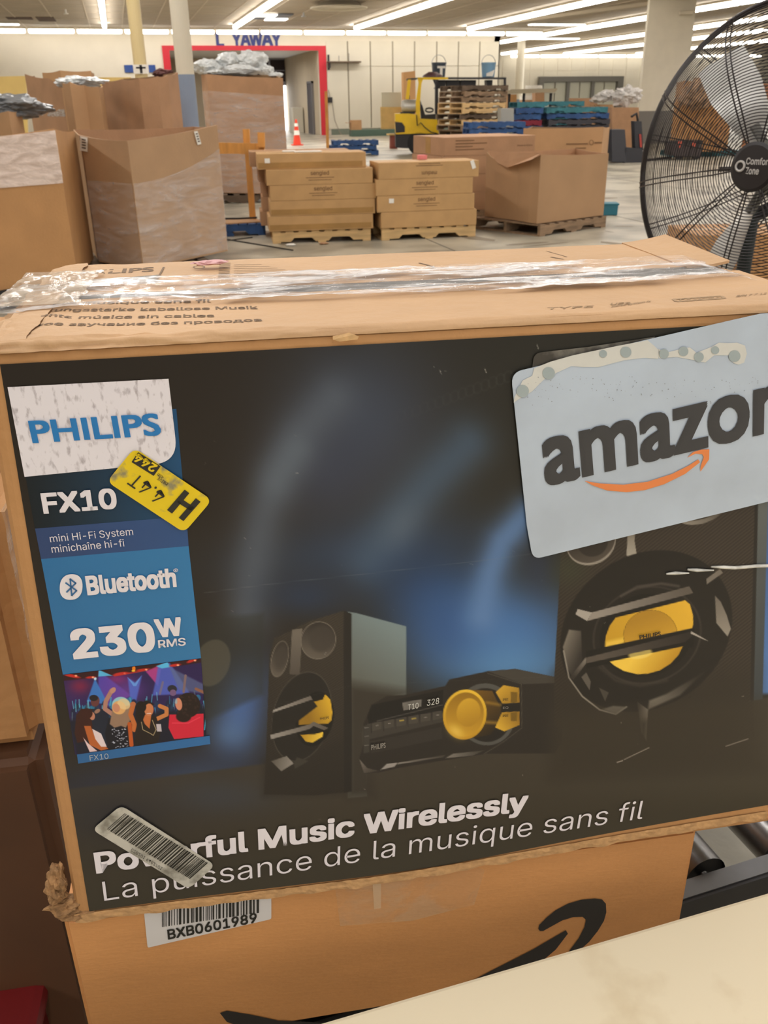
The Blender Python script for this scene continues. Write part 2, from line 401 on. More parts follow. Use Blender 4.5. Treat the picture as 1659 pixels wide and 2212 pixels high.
# lamps: every tube in view is its own lamp
hs = bpy.data.meshes.new('housing'); mb = MB().box(-.09, .09, -1.2, 1.2, .07, .14); hs.from_pydata([tuple(v) for v in mb.v], [], mb.f); hs.materials.append(lamp_m)
ts = bpy.data.meshes.new('tube'); mb = MB().tube([(0, -1.16, 0), (0, -1.12, 0), (0, 1.12, 0), (0, 1.16, 0)], [.05, .095, .095, .05], 10); ts.from_pydata([tuple(v) for v in mb.v], [], mb.f); ts.materials.append(tube_m)
def lamp(loc, rz, label, group, L=2.4):
    t = thing('ceiling_lamp', label, 'lamp', loc, rz, group)
    piece('housing', hs, None, t, (0, 0, 0), scale=(1, L/2.4, 1)); piece('tube', ts, None, t, (0, 0, 0), scale=(1, L/2.4, 1))
def vis(P, mrg=25):
    x, y = proj(P); return -mrg < x < 1659+mrg and y > -mrg
ORD = ['first', 'second', 'third', 'fourth', 'fifth', 'sixth', 'seventh', 'eighth', 'ninth', 'tenth', 'eleventh', 'twelfth', 'thirteenth', 'fourteenth', 'fifteenth', 'sixteenth', 'seventeenth']
names = {0: 'farthest left', 5.4: 'second from left', 10.75: 'third from left', 16.1: 'fourth from left', 21.5: 'fifth from left', 26.8: 'sixth from left', 31.6: 'seventh from left', 37.4: 'farthest right'}
for x, nm in names.items():
    yend = 43.3 if x < 17 else 65.2
    if x == 21.5: yend = 60
    y = yend-1.2
    g = 'tubes of the ceiling lamp row %s' % nm; cnt = 0
    while y > 25:
        if vis((x, y, 4.45)) and vis((x, y-.9, 4.45), 60):
            lamp((x, y, 4.45), 0, '%s glowing tube from the far end of the ceiling row %s' % (ORD[cnt], nm), g)
            cnt += 1
        y -= 2.44
xx = Py(10, 62, 45.6).x-.9; pitch = (Py(1100, 66, 45.6).x-Py(57, 62, 45.6).x)/11.1
xx = Py(57, 62, 45.6).x-pitch/2; k = 0
while xx < xc+1.3:
    lamp((xx, 45.6, 4.55-.13), math.pi/2, '%s glowing tube from the left in the row along the back wall' % ORD[k], 'tubes of the row along the back wall', pitch*.97)
    xx += pitch; k += 1
for k in range(9):
    lamp((28.6+k*2.3, 65.2, 4.3), math.pi/2, '%s glowing tube from the left in the row along the far right wall' % ORD[k], 'tubes of the row along the far right wall', 2.25)
for i, (q, dx, dy) in enumerate((((1203, 50), 2.6, .5), ((1195, 81), 3.0, .5), ((12, 49), 1.0, .4))):
    P = Pz(*q, CZ); t = thing('ceiling_panel_light', ['flat recessed light panel between the two upper right lamp rows', 'flat recessed light panel lower between the right lamp rows', 'small flat ceiling light at the far left edge'][i], 'lamp', (P.x, P.y, CZ-.05))
    obj('diffuser', MB().box(-dx/2, dx/2, -dy/2, dy/2, -.03, 0), tube_m, t); obj('rim', MB().box(-dx/2-.05, dx/2+.05, -dy/2-.05, dy/2+.05, 0, .04), lamp_m, t)
# round air diffuser, light vent and sprinkler
P = Pz(732, 12, 4.5); t = thing('air_diffuser', 'round white air diffuser on the ceiling', 'vent', (P.x, P.y, 4.6))
for a, b, z in ((1.0, .9, -.16), (.78, .68, -.11), (.54, .44, -.07)):
    obj('ring', MB().lathe([(a, z), (a-.02, z-.04), (b, z-.03), (b-.25, 0)], n=40), lamp_m, t, smooth=True)
P = Pz(586, 37, 4.55); t = thing('ceiling_vent_light', 'open ceiling fixture with two bright slots left of the round diffuser', 'lamp', (P.x, P.y, 4.6))
obj('tray', MB().box(-.7, .7, -1.1, 1.1, -.05, 0), M('tray_dark', (90, 92, 100), .5), t)
obj('slot', MB().box(-.75, .05, -1.2, -.5, -.08, -.05), tube_m, t); obj('slot', MB().box(-.1, .75, .5, 1.2, -.08, -.05), tube_m, t)
P = Pz(656, 33, 4.5); t = thing('sprinkler_head', 'small sprinkler head on the ceiling under the round diffuser', 'sprinkler', (P.x, P.y, 4.6))
obj('sprinkler_stem', MB().lathe([(.03, 0), (.03, -.12), (.09, -.13), (.09, -.15)], n=10), steel, t)
P = Pz(142, 27, 4.5); t = thing('sprinkler_head', 'bright sprinkler head on the ceiling left of the leftmost lamp row', 'sprinkler', (P.x, P.y, 4.6))
obj('sprinkler_stem', MB().lathe([(.03, 0), (.03, -.12), (.09, -.13), (.09, -.15)], n=10), paper, t)

# columns
col_w = M('column_white', (212, 204, 184), .6, .03, 2); col_b = M('column_blue', (132, 145, 165), .6, .04, 3)
t = thing('column', 'round white steel column with blue grey painted base', 'column', (.866, 12, 0))
zb = Py(398, 161, 12).z
obj('column_shaft', MB().lathe([(.105, zb), (.105, CZ)], n=28), col_w, t, smooth=False, label='white upper shaft')
obj('column_base', MB().lathe([(.106, 0), (.106, zb)], n=28), col_b, t, label='blue grey painted base')
P = Py(296, 80, 15); t = thing('pole', 'thin cream pole with a black and white sign at its foot', 'pole', (P.x, P.y, 0))
obj('pole_shaft', MB().lathe([(.095, 0), (.095, CZ)], n=18), M('pole_cream', (215, 195, 145), .5), t)
za, zc = Py(305, 160, 15).z, Py(305, 140, 15).z
obj('pole_sign', MB().box(-.11, .11, -.12, -.1, za, zc), paper, t)
mb = MB(); text_on(mb, '+', Vector((-.06, -.123, zc-.08)), Vector((.06, -.123, zc-.08)), Vector((-.06, -.123, zc-.01)), .03)
text_on(mb, 'T', Vector((-.06, -.123, za+.01)), Vector((.06, -.123, za+.01)), Vector((-.06, -.123, za+.08)), .03)
obj('lettering', mb, black_pl, t)
p0 = Py(1391, 130, 30); t = thing('pillar', 'big square white pillar with grey base behind the fan', 'pillar', (p0.x, 30, 0), math.radians(-26))
w_ = (Py(1480, 100, 30).x-Py(1391, 100, 30).x)
zb = Py(1378, 240, 30).z
obj('pillar_shaft', MB().box(0, w_*.95, 0, w_*.55, zb, CZ), white_paint, t); obj('pillar_base', MB().box(-.01, w_*.95+.01, -.01, w_*.56, 0, zb), M('pillar_grey', (120, 116, 110), .6), t, label='grey painted base')
obj('camera_dome', MB().box(w_*.62, w_*.9, -.22, 0, Py(1430, 36, 30).z, Py(1430, 27, 30).z, .03), lamp_m, t)
P = Py(1124, 150, 52); t = thing('column', 'slim white column in the distance beside the back wall corner', 'column', (P.x, 52, 0))
obj('column_shaft', MB().lathe([(.22, 1.5), (.22, CZ)], n=18), white_paint, t); obj('column_base', MB().lathe([(.225, 0), (.225, 1.5)], n=18), col_b, t, label='blue grey lower part')

# ------------------------------------------------------------------ printed carton in front: frame u (right), n (away), z (up)
BY = math.radians(-5.9)
BU = Vector((math.cos(BY), math.sin(BY), 0)); BN = Vector((-math.sin(BY), math.cos(BY), 0)); BP = HD*.5
def BX(u, n, z): return BP+BU*u+BN*n+Vector((0, 0, z))
def FP(x, y, off=0.0):
    """front-face point under an image point, moved toward the viewer by off"""
    P = Pl(x, y, Vector((BP.x, BP.y, 0)), BN); return P-BN*off
def uz(P): return ((P-BP).dot(BU), P.z)
pc = thing('printed_carton', 'large kraft carton with a dark blue printed front, taped top and white sticker', 'box', BX(.045, .133, .871), BY)
ZT = 1.303
def ul(z): return -.2084-.0144*(1.293-z)/.408-.0115
def ur(z): return .2915+.045*(1.3-z)/.43
bm = bmesh.new(); bmesh.ops.create_cube(bm, size=1)
for v in bm.verts:
    z = ZT if v.co.z > 0 else .872; u = ul(z) if v.co.x < 0 else ur(z)
    v.co = BX(u, 0 if v.co.y < 0 else .264, z)
bmesh.ops.bevel(bm, geom=bm.edges[:], offset=.007, segments=3, profile=.55, affect='EDGES')
mb = MB(); mb.frombm(bm); obj('carton_body', mb, kraft_or, pc, world=True, smooth=False)
# top flaps
def flap(n0, n1, u0, u1, seed, amp):
    def fn(a, b):
        u = u0+(u1-u0)*a; n = n0+(n1-n0)*b
        q = Vector((u*9, n*14, seed)); w = noise.fractal(q, 1, 2, 3)*amp
        left = max(0, 1-(u-u0)/.06)
        w += left*abs(noise.noise(Vector((u*60, n*60, seed))))*.004
        return BX(u, n, 1.3042+w)
    return fn
kf = M('kraft_flap', (196, 158, 118), .7, .06, 9, .12, 70)
def sheet(name, fn, nu, nv, mat, parent, t=.002, **kw):
    mb = MB(); mb.grid(fn, nu, nv); n = len(mb.v); top = list(mb.v); w = nu+1
    mb.v += [v-Vector((0, 0, t)) for v in top]; mb.f += [[i+n for i in f[::-1]] for f in mb.f[:]]
    e = [i for i in range(w)]+[w*j+nu for j in range(1, nv+1)]+[w*nv+i for i in range(nu-1, -1, -1)]+[w*j for j in range(nv-1, 0, -1)]
    for a, b in zip(e, e[1:]+e[:1]): mb.f.append([a, a+n, b+n, b])
    return obj(name, mb, mat, parent, world=True, **kw)
sheet('top_flap', flap(.001, .119, ul(1.3)+.004, .288, 1.5, .0006), 90, 16, kf, pc)
sheet('top_flap', flap(.136, .262, ul(1.3)+.004, .262, 4.5, .0008), 90, 16, kf, pc)
obj('inner_filler', MB().prism([BX(-.21, .112, ZT-.001), BX(.28, .112, ZT-.001), BX(.28, .142, ZT-.001), BX(-.21, .142, ZT-.001)], (0, 0, .0022)), M('seam_grey', (96, 94, 90), .5), pc, world=True)
def lf(a, b):
    u = .256+.034*a+.004*b; n = .137+.129*b-.012*a*b
    return BX(u, n, 1.3052+.0035*a*a+.004*b*a)
sheet('side_flap', lf, 8, 12, kf, pc)
def rf(a, b):                                           # folded front top edge, crushed at the left
    u = ul(1.3)+.508*a; t = b*math.pi/2
    cr = max(0, 1-(a/.36))**.7; w = noise.fractal(Vector((u*28, b*3, 3)), 1, 2, 4)
    o = .0006+cr*.0026*(1+1.6*w+.8*noise.noise(Vector((u*110, b*5, 9))))+.0008*w
    n = .0040-math.cos(t)*(.0042+o*.6); z = 1.3006+math.sin(t)*(.0048+o*.5)
    return BX(u, n, z+cr*.0006*w)
mb = MB(); mb.grid(rf, 260, 10); obj('folded_edge', mb, kf, pc, world=True, smooth=True, label='scuffed folded top edge, crushed at the left')
mb = MB()                                               # torn paper bits on the edge
for (x, y, s) in ((746, 724, .009),):
    c = FP(x, y, .0042); k = 9
    mb.add([c+BU*(math.cos(q*6.28/k)*s*random.uniform(.6, 1))+Vector((0, 0, math.sin(q*6.28/k)*s*.35*random.uniform(.5, 1)))-BN*random.uniform(0, .0012) for q in range(k)], [list(range(k))])
obj('torn_paper', mb, M('torn_kraft', (208, 170, 122), .9, .12, 200), pc, world=True)
# clear tape over the seam
gloss = film('glossy_tape', (238, 234, 232), .88, .07, 26, (.45, 2.2, 1), .9, .48, .60, .14, dist=.004)
def tf(a, b):
    u = -.236+.532*a; n = .079+.096*b+.004*math.sin(a*7)
    w = noise.fractal(Vector((u*16, n*150, 2)), 1, 2, 4)*.0013+noise.noise(Vector((u*90, n*90, 7)))*.0007*(1+2*max(0, u-.05))
    le = max(0, 1-(u+.236)/.045); re = max(0, (u-.262)/.034)
    z = 1.3078+w+abs(noise.noise(Vector((u*55, n*55, 9))))*.004*le-.012*re*re-.004*le
    z -= .0012*math.exp(-((n-.127)/.012)**2)
    return BX(u, n+le*.012*noise.noise(Vector((n*40, u*40, 1))), z)
mb = MB(); mb.grid(tf, 420, 60); obj('seam_tape', mb, gloss, pc, world=True, smooth=True, label='glossy wrinkled clear packing tape')
def cf(a, b):
    u = -.237+.058*a; n = .09+.125*b
    w = noise.fractal(Vector((u*45, n*45, 12)), 1, 2, 5)
    edge = min(a, 1-a, b, 1-b)*4; edge = min(1, edge)
    return BX(u+.006*noise.noise(Vector((n*60, 3, 8)))*(1 if a in (0, 1) else 0), n, 1.3080+edge*(.003+.0035*w)+(-.006 if a < .1 else 0)*(.1-a)*10)
mb = MB(); mb.grid(cf, 60, 70); obj('crumpled_tape', mb, film('crumpled_tape_film', (222, 204, 182), .7, .16, 30, (1, 1, 1), .6, .38, .66, .28, dist=.004), pc, world=True, smooth=True)
def cc(a, b):
    u = -.224+.03*a+.0*b; n = .0+.262*b
    w = noise.fractal(Vector((u*50, n*40, 22)), 1, 2, 4)
    return BX(u-.003*abs(w), n, 1.3062+.003*w*(1-a)-(.006*(1-a)**3))
mb = MB(); mb.grid(cc, 16, 110); obj('torn_corner', mb, kf, pc, world=True, smooth=True)
# ragged crushed lower left corner
mb = MB()
for i, (x, y, r, q_) in enumerate(((124, 1905, .0055, .011), (118, 1935, .006, .009), (140, 1962, .011, .0055), (165, 1976, .012, .004))):
    rough_blob(mb, FP(x, y, -.004), r, .007, q_, .55, 1.5, i, 4)
obj('crushed_corner', mb, M('ragged_kraft', (146, 110, 72), .9, .3, 150), pc, world=True)
mb = MB(); random.seed(3)                                # ragged lower edge strip
pts = [FP(x, 1965-(x-195)*.0883*1.17+8, .0005) for x in (160, 195)]
def be(a, b):
    u = ul(.88)+.55*a; zb = .885-.006*math.exp(-((u-0)/.15)**2)+.012*max(0, u)
    return BX(u, -.0012-.001*abs(noise.noise(Vector((u*90, b*2, 5)))), zb-.0005-b*(.0085+.003*noise.noise(Vector((u*60, 3, 1)))))
mb.grid(be, 200, 4); obj('lower_edge', mb, M('kraft_edge', (188, 146, 98), .85, .15, 160), pc, world=True)

# ------------------------------------------------------------------ printed front: colours painted per vertex
class Paint:
    def __init__(s, X, Y, base): s.X = X; s.Y = Y; s.c = np.zeros(X.shape+(3,))+np.array(base, float)
    def mix(s, a, col):
        col = np.array(col, float); s.c += (col-s.c)*np.clip(a, 0, 1)[..., None]
    def glow(s, x, y, sx, sy, col, a=1, ang=0, p=2):
        t = math.radians(ang); dx, dy = s.X-x, s.Y-y
        p1 = (dx*math.cos(t)+dy*math.sin(t))/sx; q1 = (-dx*math.sin(t)+dy*math.cos(t))/sy
        s.mix(a*np.exp(-np.power(p1*p1+q1*q1, p/2)), col)
    def sd(s, pts):
        X, Y = s.X, s.Y; d = np.full(X.shape, 1e9); ins = np.zeros(X.shape, bool); n = len(pts)
        for i in range(n):
            x0, y0 = pts[i]; x1, y1 = pts[(i+1) % n]; ex, ey = x1-x0, y1-y0; wx, wy = X-x0, Y-y0
            t = np.clip((wx*ex+wy*ey)/(ex*ex+ey*ey+1e-9), 0, 1)
            d = np.minimum(d, (wx-ex*t)**2+(wy-ey*t)**2)
            c = ((y0 > Y) != (y1 > Y)) & (X < (x1-x0)*(Y-y0)/(y1-y0+1e-9)+x0); ins ^= c
        d = np.sqrt(d); return np.where(ins, -d, d)
    def _sub(s, x0, y0, x1, y1):
        m = (s.X >= x0) & (s.X <= x1) & (s.Y >= y0) & (s.Y <= y1)
        return m
    def poly(s, pts, col, soft=1.4, a=1.0, g=None, stripes=None):
        """g=(xa,ya,xb,yb,col2): linear gradient from col to col2"""
        xs = [p[0] for p in pts]; ys = [p[1] for p in pts]; k = soft*2+2
        m = s._sub(min(xs)-k, min(ys)-k, max(xs)+k, max(ys)+k)
        if not m.any(): return
        sub = Paint.__new__(Paint); sub.X = s.X[m]; sub.Y = s.Y[m]; sub.c = s.c[m]
        al = np.clip(.5-sub.sd(pts)/soft, 0, 1)*a; sub.fillc(al, col, g, stripes); s.c[m] = sub.c
    def fillc(s, al, col, g, stripes=None):
        col = np.array(col, float)
        if g:
            xa, ya, xb, yb, c2 = g; L = (xb-xa)**2+(yb-ya)**2
            t = np.clip(((s.X-xa)*(xb-xa)+(s.Y-ya)*(yb-ya))/L, 0, 1)[..., None]; cc = col*(1-t)+np.array(c2, float)*t
        else: cc = col+np.zeros(s.c.shape)
        if stripes:
            dx, dy, per, amp = stripes; w = np.sin((s.X*dx+s.Y*dy)*2*math.pi/per); cc = cc*(1+amp*w[..., None])
        s.c += (cc-s.c)*al[..., None]
    def ell(s, x, y, ax, by, ang, col, soft=1.4, a=1.0, g=None, ring=None):
        R = max(ax, by)+soft*2+2; m = s._sub(x-R, y-R, x+R, y+R)
        if not m.any(): return
        sub = Paint.__new__(Paint); sub.X = s.X[m]; sub.Y = s.Y[m]; sub.c = s.c[m]; t = math.radians(ang)
        dx, dy = sub.X-x, sub.Y-y; p = (dx*math.cos(t)+dy*math.sin(t))/ax; q = (-dx*math.sin(t)+dy*math.cos(t))/by
        r = np.sqrt(p*p+q*q); d = (r-1)*min(ax, by)
        if ring: d = np.abs(d)-ring
        al = np.clip(.5-d/soft, 0, 1)*a; sub.fillc(al, col, g); s.c[m] = sub.c
    def line(s, pts, w, col, a=1.0, soft=1.4, g=None):
        xs = [p[0] for p in pts]; ys = [p[1] for p in pts]; k = w+soft*2+2
        m = s._sub(min(xs)-k, min(ys)-k, max(xs)+k, max(ys)+k)
        if not m.any(): return
        X = s.X[m]; Y = s.Y[m]; d = np.full(X.shape, 1e9)
        for (x0, y0), (x1, y1) in zip(pts, pts[1:]):
            ex, ey = x1-x0, y1-y0; t = np.clip(((X-x0)*ex+(Y-y0)*ey)/(ex*ex+ey*ey+1e-9), 0, 1)
            d = np.minimum(d, (X-x0-ex*t)**2+(Y-y0-ey*t)**2)
        sub = Paint.__new__(Paint); sub.X = X; sub.Y = Y; sub.c = s.c[m]
        sub.fillc(np.clip(.5-(np.sqrt(d)-w/2)/soft, 0, 1)*a, col, g); s.c[m] = sub.c
    def swoosh(s, pts, w, col, a):
        d = np.full(s.X.shape, 1e9)
        for (x0, y0), (x1, y1) in zip(pts, pts[1:]):
            ex, ey = x1-x0, y1-y0; t = np.clip(((s.X-x0)*ex+(s.Y-y0)*ey)/(ex*ex+ey*ey), 0, 1)
            d = np.minimum(d, (s.X-x0-ex*t)**2+(s.Y-y0-ey*t)**2)
        s.mix(a*np.exp(-d/(w*w)), col)
def pz(pts, ox, oy, sc): return [(ox+x/sc, oy+y/sc) for x, y in pts]
PRINT_K = 1/1.05
def set_print(o, cols, k=PRINT_K):
    c = np.clip(cols.reshape(-1, 3), 0, 255)/255.0
    c = np.where(c <= .04045, c/12.92, ((c+.055)/1.055)**2.4)*k
    me = o.data; at = me.color_attributes.new('print', 'FLOAT_COLOR', 'POINT')
    arr = np.ones((len(me.vertices), 4), np.float32); arr[:len(c), :3] = np.clip(c, 0, 1); at.data.foreach_set('color', arr.ravel())
def fastgrid(name, P, mat, parent):
    """P: (nv+1, nu+1, 3) world points"""
    nv, nu = P.shape[0]-1, P.shape[1]-1
    mm = np.array((Matrix.Translation(parent.location) @ parent.rotation_euler.to_matrix().to_4x4()).inverted())
    if parent.parent: raise ValueError
    V = P.reshape(-1, 3) @ mm[:3, :3].T+mm[:3, 3]
    i = np.arange(nu)[None, :]+(nu+1)*np.arange(nv)[:, None]
    Fc = np.stack([i, i+1, i+nu+2, i+nu+1], -1).reshape(-1, 4)
    me = bpy.data.meshes.new(name); me.vertices.add(len(V)); me.vertices.foreach_set('co', V.astype(np.float32).ravel())
    me.loops.add(Fc.size); me.loops.foreach_set('vertex_index', Fc.astype(np.int32).ravel())
    me.polygons.add(len(Fc)); me.polygons.foreach_set('loop_start', (np.arange(len(Fc))*4).astype(np.int32))
    me.update(calc_edges=True); me.materials.append(mat)
    o = bpy.data.objects.new(name, me); COL.objects.link(o); o.parent = parent; return o
RMn = np.array(RM)
def projn(P):
    v = (P-np.array(CAM)) @ RMn; return CX+F*v[..., 0]/-v[..., 2], CY-F*v[..., 1]/-v[..., 2]
NU, NV = 800, 560
a = np.linspace(0, 1, NU+1)[None, :]; b = np.linspace(0, 1, NV+1)[:, None]
ztop = 1.2945
uu0 = -.2084-.0144*b-.0008; U = uu0+(.322-uu0)*a
# bottom edge sags slightly in the middle
zbot = .8845+(-.0055)*np.exp(-((U-.01)/.13)**2)+.010*np.clip((U-.05)/.27, 0, 1)
Z = ztop+(zbot-ztop)*b
right = .2895+.045*(1.3-Z)/.43; U = np.minimum(U, right)
n3 = lambda v: np.array(v)
P = n3(BP)+U[..., None]*n3(BU)-.0006*n3(BN)+Z[..., None]*n3((0, 0, 1.))
X, Y = projn(P)
pt = Paint(X, Y, (40, 34, 28))
pt.mix(np.clip((X-500)/600, 0, 1)*.7, (44, 44, 38)); pt.mix(np.clip((Y-1500)/300, 0, 1)*.6, (48, 42, 36))
# blue light haze of the print
pt.glow(790, 900, 170, 190, (64, 72, 88), .9, -30); pt.glow(800, 1190, 300, 75, (46, 62, 86), .85, -6)
pt.glow(700, 1020, 120, 120, (60, 68, 90), .6)
pt.swoosh([(535, 1320), (548, 1220), (568, 1120), (600, 1020), (650, 935), (720, 860)], 52, (86, 94, 106), .8)
pt.swoosh([(600, 1040), (640, 975)], 40, (102, 113, 124), .5)
pt.swoosh([(800, 1210), (860, 1120), (930, 1040), (1010, 960)], 56, (70, 88, 108), .85)
pt.glow(870, 1140, 38, 60, (96, 108, 122), .5, 30); pt.glow(930, 1280, 130, 90, (36, 66, 108), .8)
pt.glow(1060, 1240, 40, 200, (26, 38, 54), .0)
pt.glow(1080, 1370, 190, 110, (72, 118, 178), .95, 0, 2.6); pt.glow(1100, 1440, 160, 60, (92, 144, 196), .75)
pt.glow(960, 1350, 80, 90, (48, 84, 140), .6); pt.glow(1165, 1215, 34, 70, (44, 56, 84), .5)
pt.swoosh([(1040, 1330), (1058, 1240), (1085, 1170), (1140, 1110), (1240, 1060)], 38, (96, 132, 182), .85)
pt.glow(660, 1290, 90, 45, (40, 56, 84), .7); pt.glow(520, 1530, 60, 110, (72, 102, 158), .95, 12); pt.glow(500, 1590, 45, 40, (100, 140, 190), .5)
pt.glow(330, 1690, 240, 60, (40, 50, 78), .8, -8); pt.glow(430, 1690, 90, 50, (58, 74, 102), .7); pt.glow(455, 1440, 30, 60, (56, 60, 60), .3)
pt.poly([(1640, 1080), (1900, 1060), (1900, 1480), (1640, 1500)], (66, 96, 150), 8, 1, (1650, 1100, 1650, 1480, (84, 124, 184)))
pt.poly([(418, 1340), (570, 1325), (570, 1500), (440, 1560)], (46, 48, 44), 12, .5)
# printed table top at the bottom
pt.poly([(150, 1705), (540, 1654), (1636, 1510), (1900, 1470), (1900, 2100), (150, 2100)], (60, 54, 46), 5, 1, (900, 1600, 950, 1880, (66, 61, 49)))
pt.glow(470, 1720, 120, 40, (60, 64, 72), .7); pt.glow(240, 1760, 130, 60, (42, 42, 48), .7)
# small speaker on the print
A_ = lambda *p: pz(p, 540, 1180, 2.37)
pt.poly(A_((500, 335), (545, 342), (800, 410), (800, 760), (660, 830), (600, 960), (600, 1280), (500, 1290)), (92, 92, 84), 2, 1, (770, 1500, 860, 1360, (124, 140, 142)))
pt.poly(A_((500, 700), (800, 745), (660, 830), (600, 960), (640, 1280), (500, 1290)), (52, 47, 40), 30, .9)
pt.poly(A_((72, 1270), (85, 1000), (100, 560), (125, 470), (215, 430), (300, 385), (480, 330), (482, 1260), (330, 1275)), (58, 52, 44), 1.6, 1, (740, 1350, 600, 1640, (44, 39, 34)), (.55, .83, 4.4, .16))
pt.poly(A_((72, 1100), (482, 1000), (482, 1262), (70, 1275)), (42, 38, 33), 30, .8)
pt.poly(A_((480, 330), (520, 345), (522, 1255), (481, 1262)), (37, 34, 31), 1.6)
pt.poly(A_((215, 428), (268, 420), (255, 660), (203, 655)), (112, 104, 94), 1.6, 1, (640, 1370, 630, 1460, (82, 75, 68)))
for (x, y, ax, by, an) in ((350, 482, 90, 98, 20), (152, 577, 44, 95, 12)):
    cx_, cy_ = 540+x/2.37, 1180+y/2.37
    pt.ell(cx_, cy_, ax/2.37, by/2.37, an, (116, 108, 97), 1.5); pt.ell(cx_, cy_, ax/2.37-1.8, by/2.37-1.8, an, (52, 47, 42), 1.5, 1, (cx_, cy_-30, cx_-15, cy_+38, (100, 92, 82)))
    pt.ell(cx_+ax*.08, cy_-4, ax*.7/2.37, by*.7/2.37, an, (66, 60, 54), 8, .8)
pt.ell(652, 1548, 62, 98, 14, (36, 33, 30), 1.8); pt.ell(652, 1548, 62, 98, 14, (88, 82, 74), 1.5, .6, None, .8)
pt.ell(680, 1553, 40, 60, 14, (24, 22, 20), 1.6)
pt.poly(A_((385, 757), (412, 785), (422, 850), (418, 890), (400, 908), (250, 915), (250, 870), (262, 820), (310, 800), (372, 785)), (150, 112, 32), 1.5, 1, (660, 1530, 715, 1510, (226, 180, 50)))
pt.poly(A_((258, 965), (330, 962), (375, 950), (372, 975), (320, 1006), (285, 1000)), (176, 134, 36), 1.5, 1, (650, 1585, 690, 1600, (240, 200, 70)))
pt.poly(A_((118, 838), (310, 765), (320, 785), (116, 852)), (158, 152, 144), 1.3, 1, (590, 1530, 670, 1505, (112, 104, 96)))
pt.poly(A_((118, 852), (320, 787), (345, 820), (240, 900), (110, 960)), (34, 31, 28), 2)
pt.poly(A_((105, 966), (305, 912), (325, 898), (402, 930), (380, 942), (325, 920), (305, 936), (108, 988)), (150, 144, 136), 1.3, 1, (590, 1590, 700, 1570, (96, 88, 80)))
pt.poly(A_((108, 1100), (188, 1074), (224, 1112), (160, 1152)), (96, 90, 82), 1.5, 1, (590, 1650, 625, 1660, (140, 134, 126)))
pt.poly(A_((224, 1112), (240, 1080), (300, 1100), (230, 1140)), (60, 56, 50), 2)
# music unit on the print
pt.poly(A_((560, 1085), (582, 1010), (580, 910), (628, 808), (702, 766), (790, 762), (1000, 715), (1020, 682), (1215, 640), (1360, 628), (1575, 672), (1600, 1000), (1560, 1060), (1210, 1062), (1000, 1095), (760, 1135), (662, 1158), (584, 1162)), (42, 38, 34), 1.6)
pt.poly(A_((1215, 640), (1360, 628), (1575, 672), (1560, 700), (1400, 706), (1270, 660)), (66, 62, 56), 1.6)
pt.poly(A_((622, 812), (990, 735), (985, 860), (610, 915), (600, 870)), (27, 25, 24), 2)
pt.line(A_((650, 895), (985, 812)), 2, (96, 92, 86), .7); pt.poly(A_((600, 910), (978, 842), (985, 900), (605, 990)), (60, 56, 51), 1.6)
for i in range(6):
    xa = 620+i*62; pt.line(A_((xa, 905-i*11), (xa+2, 955-i*11)), 1, (36, 33, 30))
    pt.poly(A_((xa+6, 905-i*11), (xa+54, 896-i*11), (xa+54, 936-i*11), (xa+6, 945-i*11)), (74, 69, 62), 1.2, .8)
    if i in (2, 3): pt.line(A_((xa+22, 915-i*10.5), (xa+42, 912-i*10.5)), 2, (200, 175, 70))
    else: pt.line(A_((xa+26, 918-i*10.5), (xa+36, 916-i*10.5)), 1.6, (170, 166, 158), .7)
pt.poly(A_((610, 1000), (980, 925), (985, 985), (620, 1060)), (50, 46, 42), 1.6); pt.poly(A_((582, 920), (612, 912), (612, 1055), (582, 1060)), (60, 57, 52), 1.6)
for yy in (930, 975, 1020): pt.line(A_((588, yy), (606, yy-3)), 1.4, (150, 146, 140), .6)
pt.poly(A_((780, 800), (880, 783), (878, 820), (785, 842)), (112, 108, 102), 1.3)
pt.poly(A_((560, 1090), (600, 1135), (660, 1150), (584, 1162)), (120, 112, 104), 1.4, 1, (778, 1640, 800, 1668, (70, 64, 58)))
pt.poly(A_((668, 1145), (700, 1114), (756, 1108), (740, 1128)), (150, 144, 138), 1.3); pt.poly(A_((760, 1108), (1000, 1068), (990, 1080), (750, 1118)), (132, 126, 118), 1.3, 1, (860, 1640, 960, 1630, (66, 60, 54)))
pt.poly(A_((1000, 1085), (1040, 1062), (1200, 1045), (1140, 1072)), (124, 118, 110), 1.4, 1, (970, 1630, 1050, 1625, (58, 54, 48)))
pt.line(A_((1200, 1062), (1300, 1000), (1392, 930), (1390, 705), (1215, 650)), 1.6, (84, 78, 70), .8)
pt.ell(1050, 1543, 58, 62, -15, (92, 92, 88), 1.5, .8, None, 5); pt.ell(1050, 1545, 54, 58, -15, (34, 31, 29), 1.5)
pt.poly(A_((1120, 735), (1240, 740), (1285, 830), (1280, 900), (1230, 965), (1120, 985)), (116, 84, 28), 2, 1, (1020, 1500, 1075, 1570, (48, 38, 24)))
pt.line(A_((1212, 800), (1282, 812)), 6, (170, 130, 44), .6, 6); pt.line(A_((1200, 900), (1272, 905)), 6, (190, 146, 50), .6, 6)
pt.ell(1004, 1543.5, 47, 54.5, 12, (236, 192, 60), 1.5, 1, (1010, 1490, 985, 1600, (186, 138, 34)))
pt.ell(1004, 1543.5, 41, 48, 12, (150, 110, 28), 1.6, 1, (1010, 1495, 1000, 1600, (208, 160, 46)))
pt.glow(985, 1580, 18, 12, (244, 206, 96), .7, 40); pt.ell(1012, 1539, 25.5, 31, 12, (214, 168, 50), 2, 1, (1000, 1510, 1022, 1568, (176, 132, 36)))
pt.poly(A_((1258, 747), (1298, 711), (1378, 725), (1380, 800), (1292, 806)), (214, 168, 54), 1.4, 1, (1080, 1480, 1120, 1520, (150, 112, 36)))
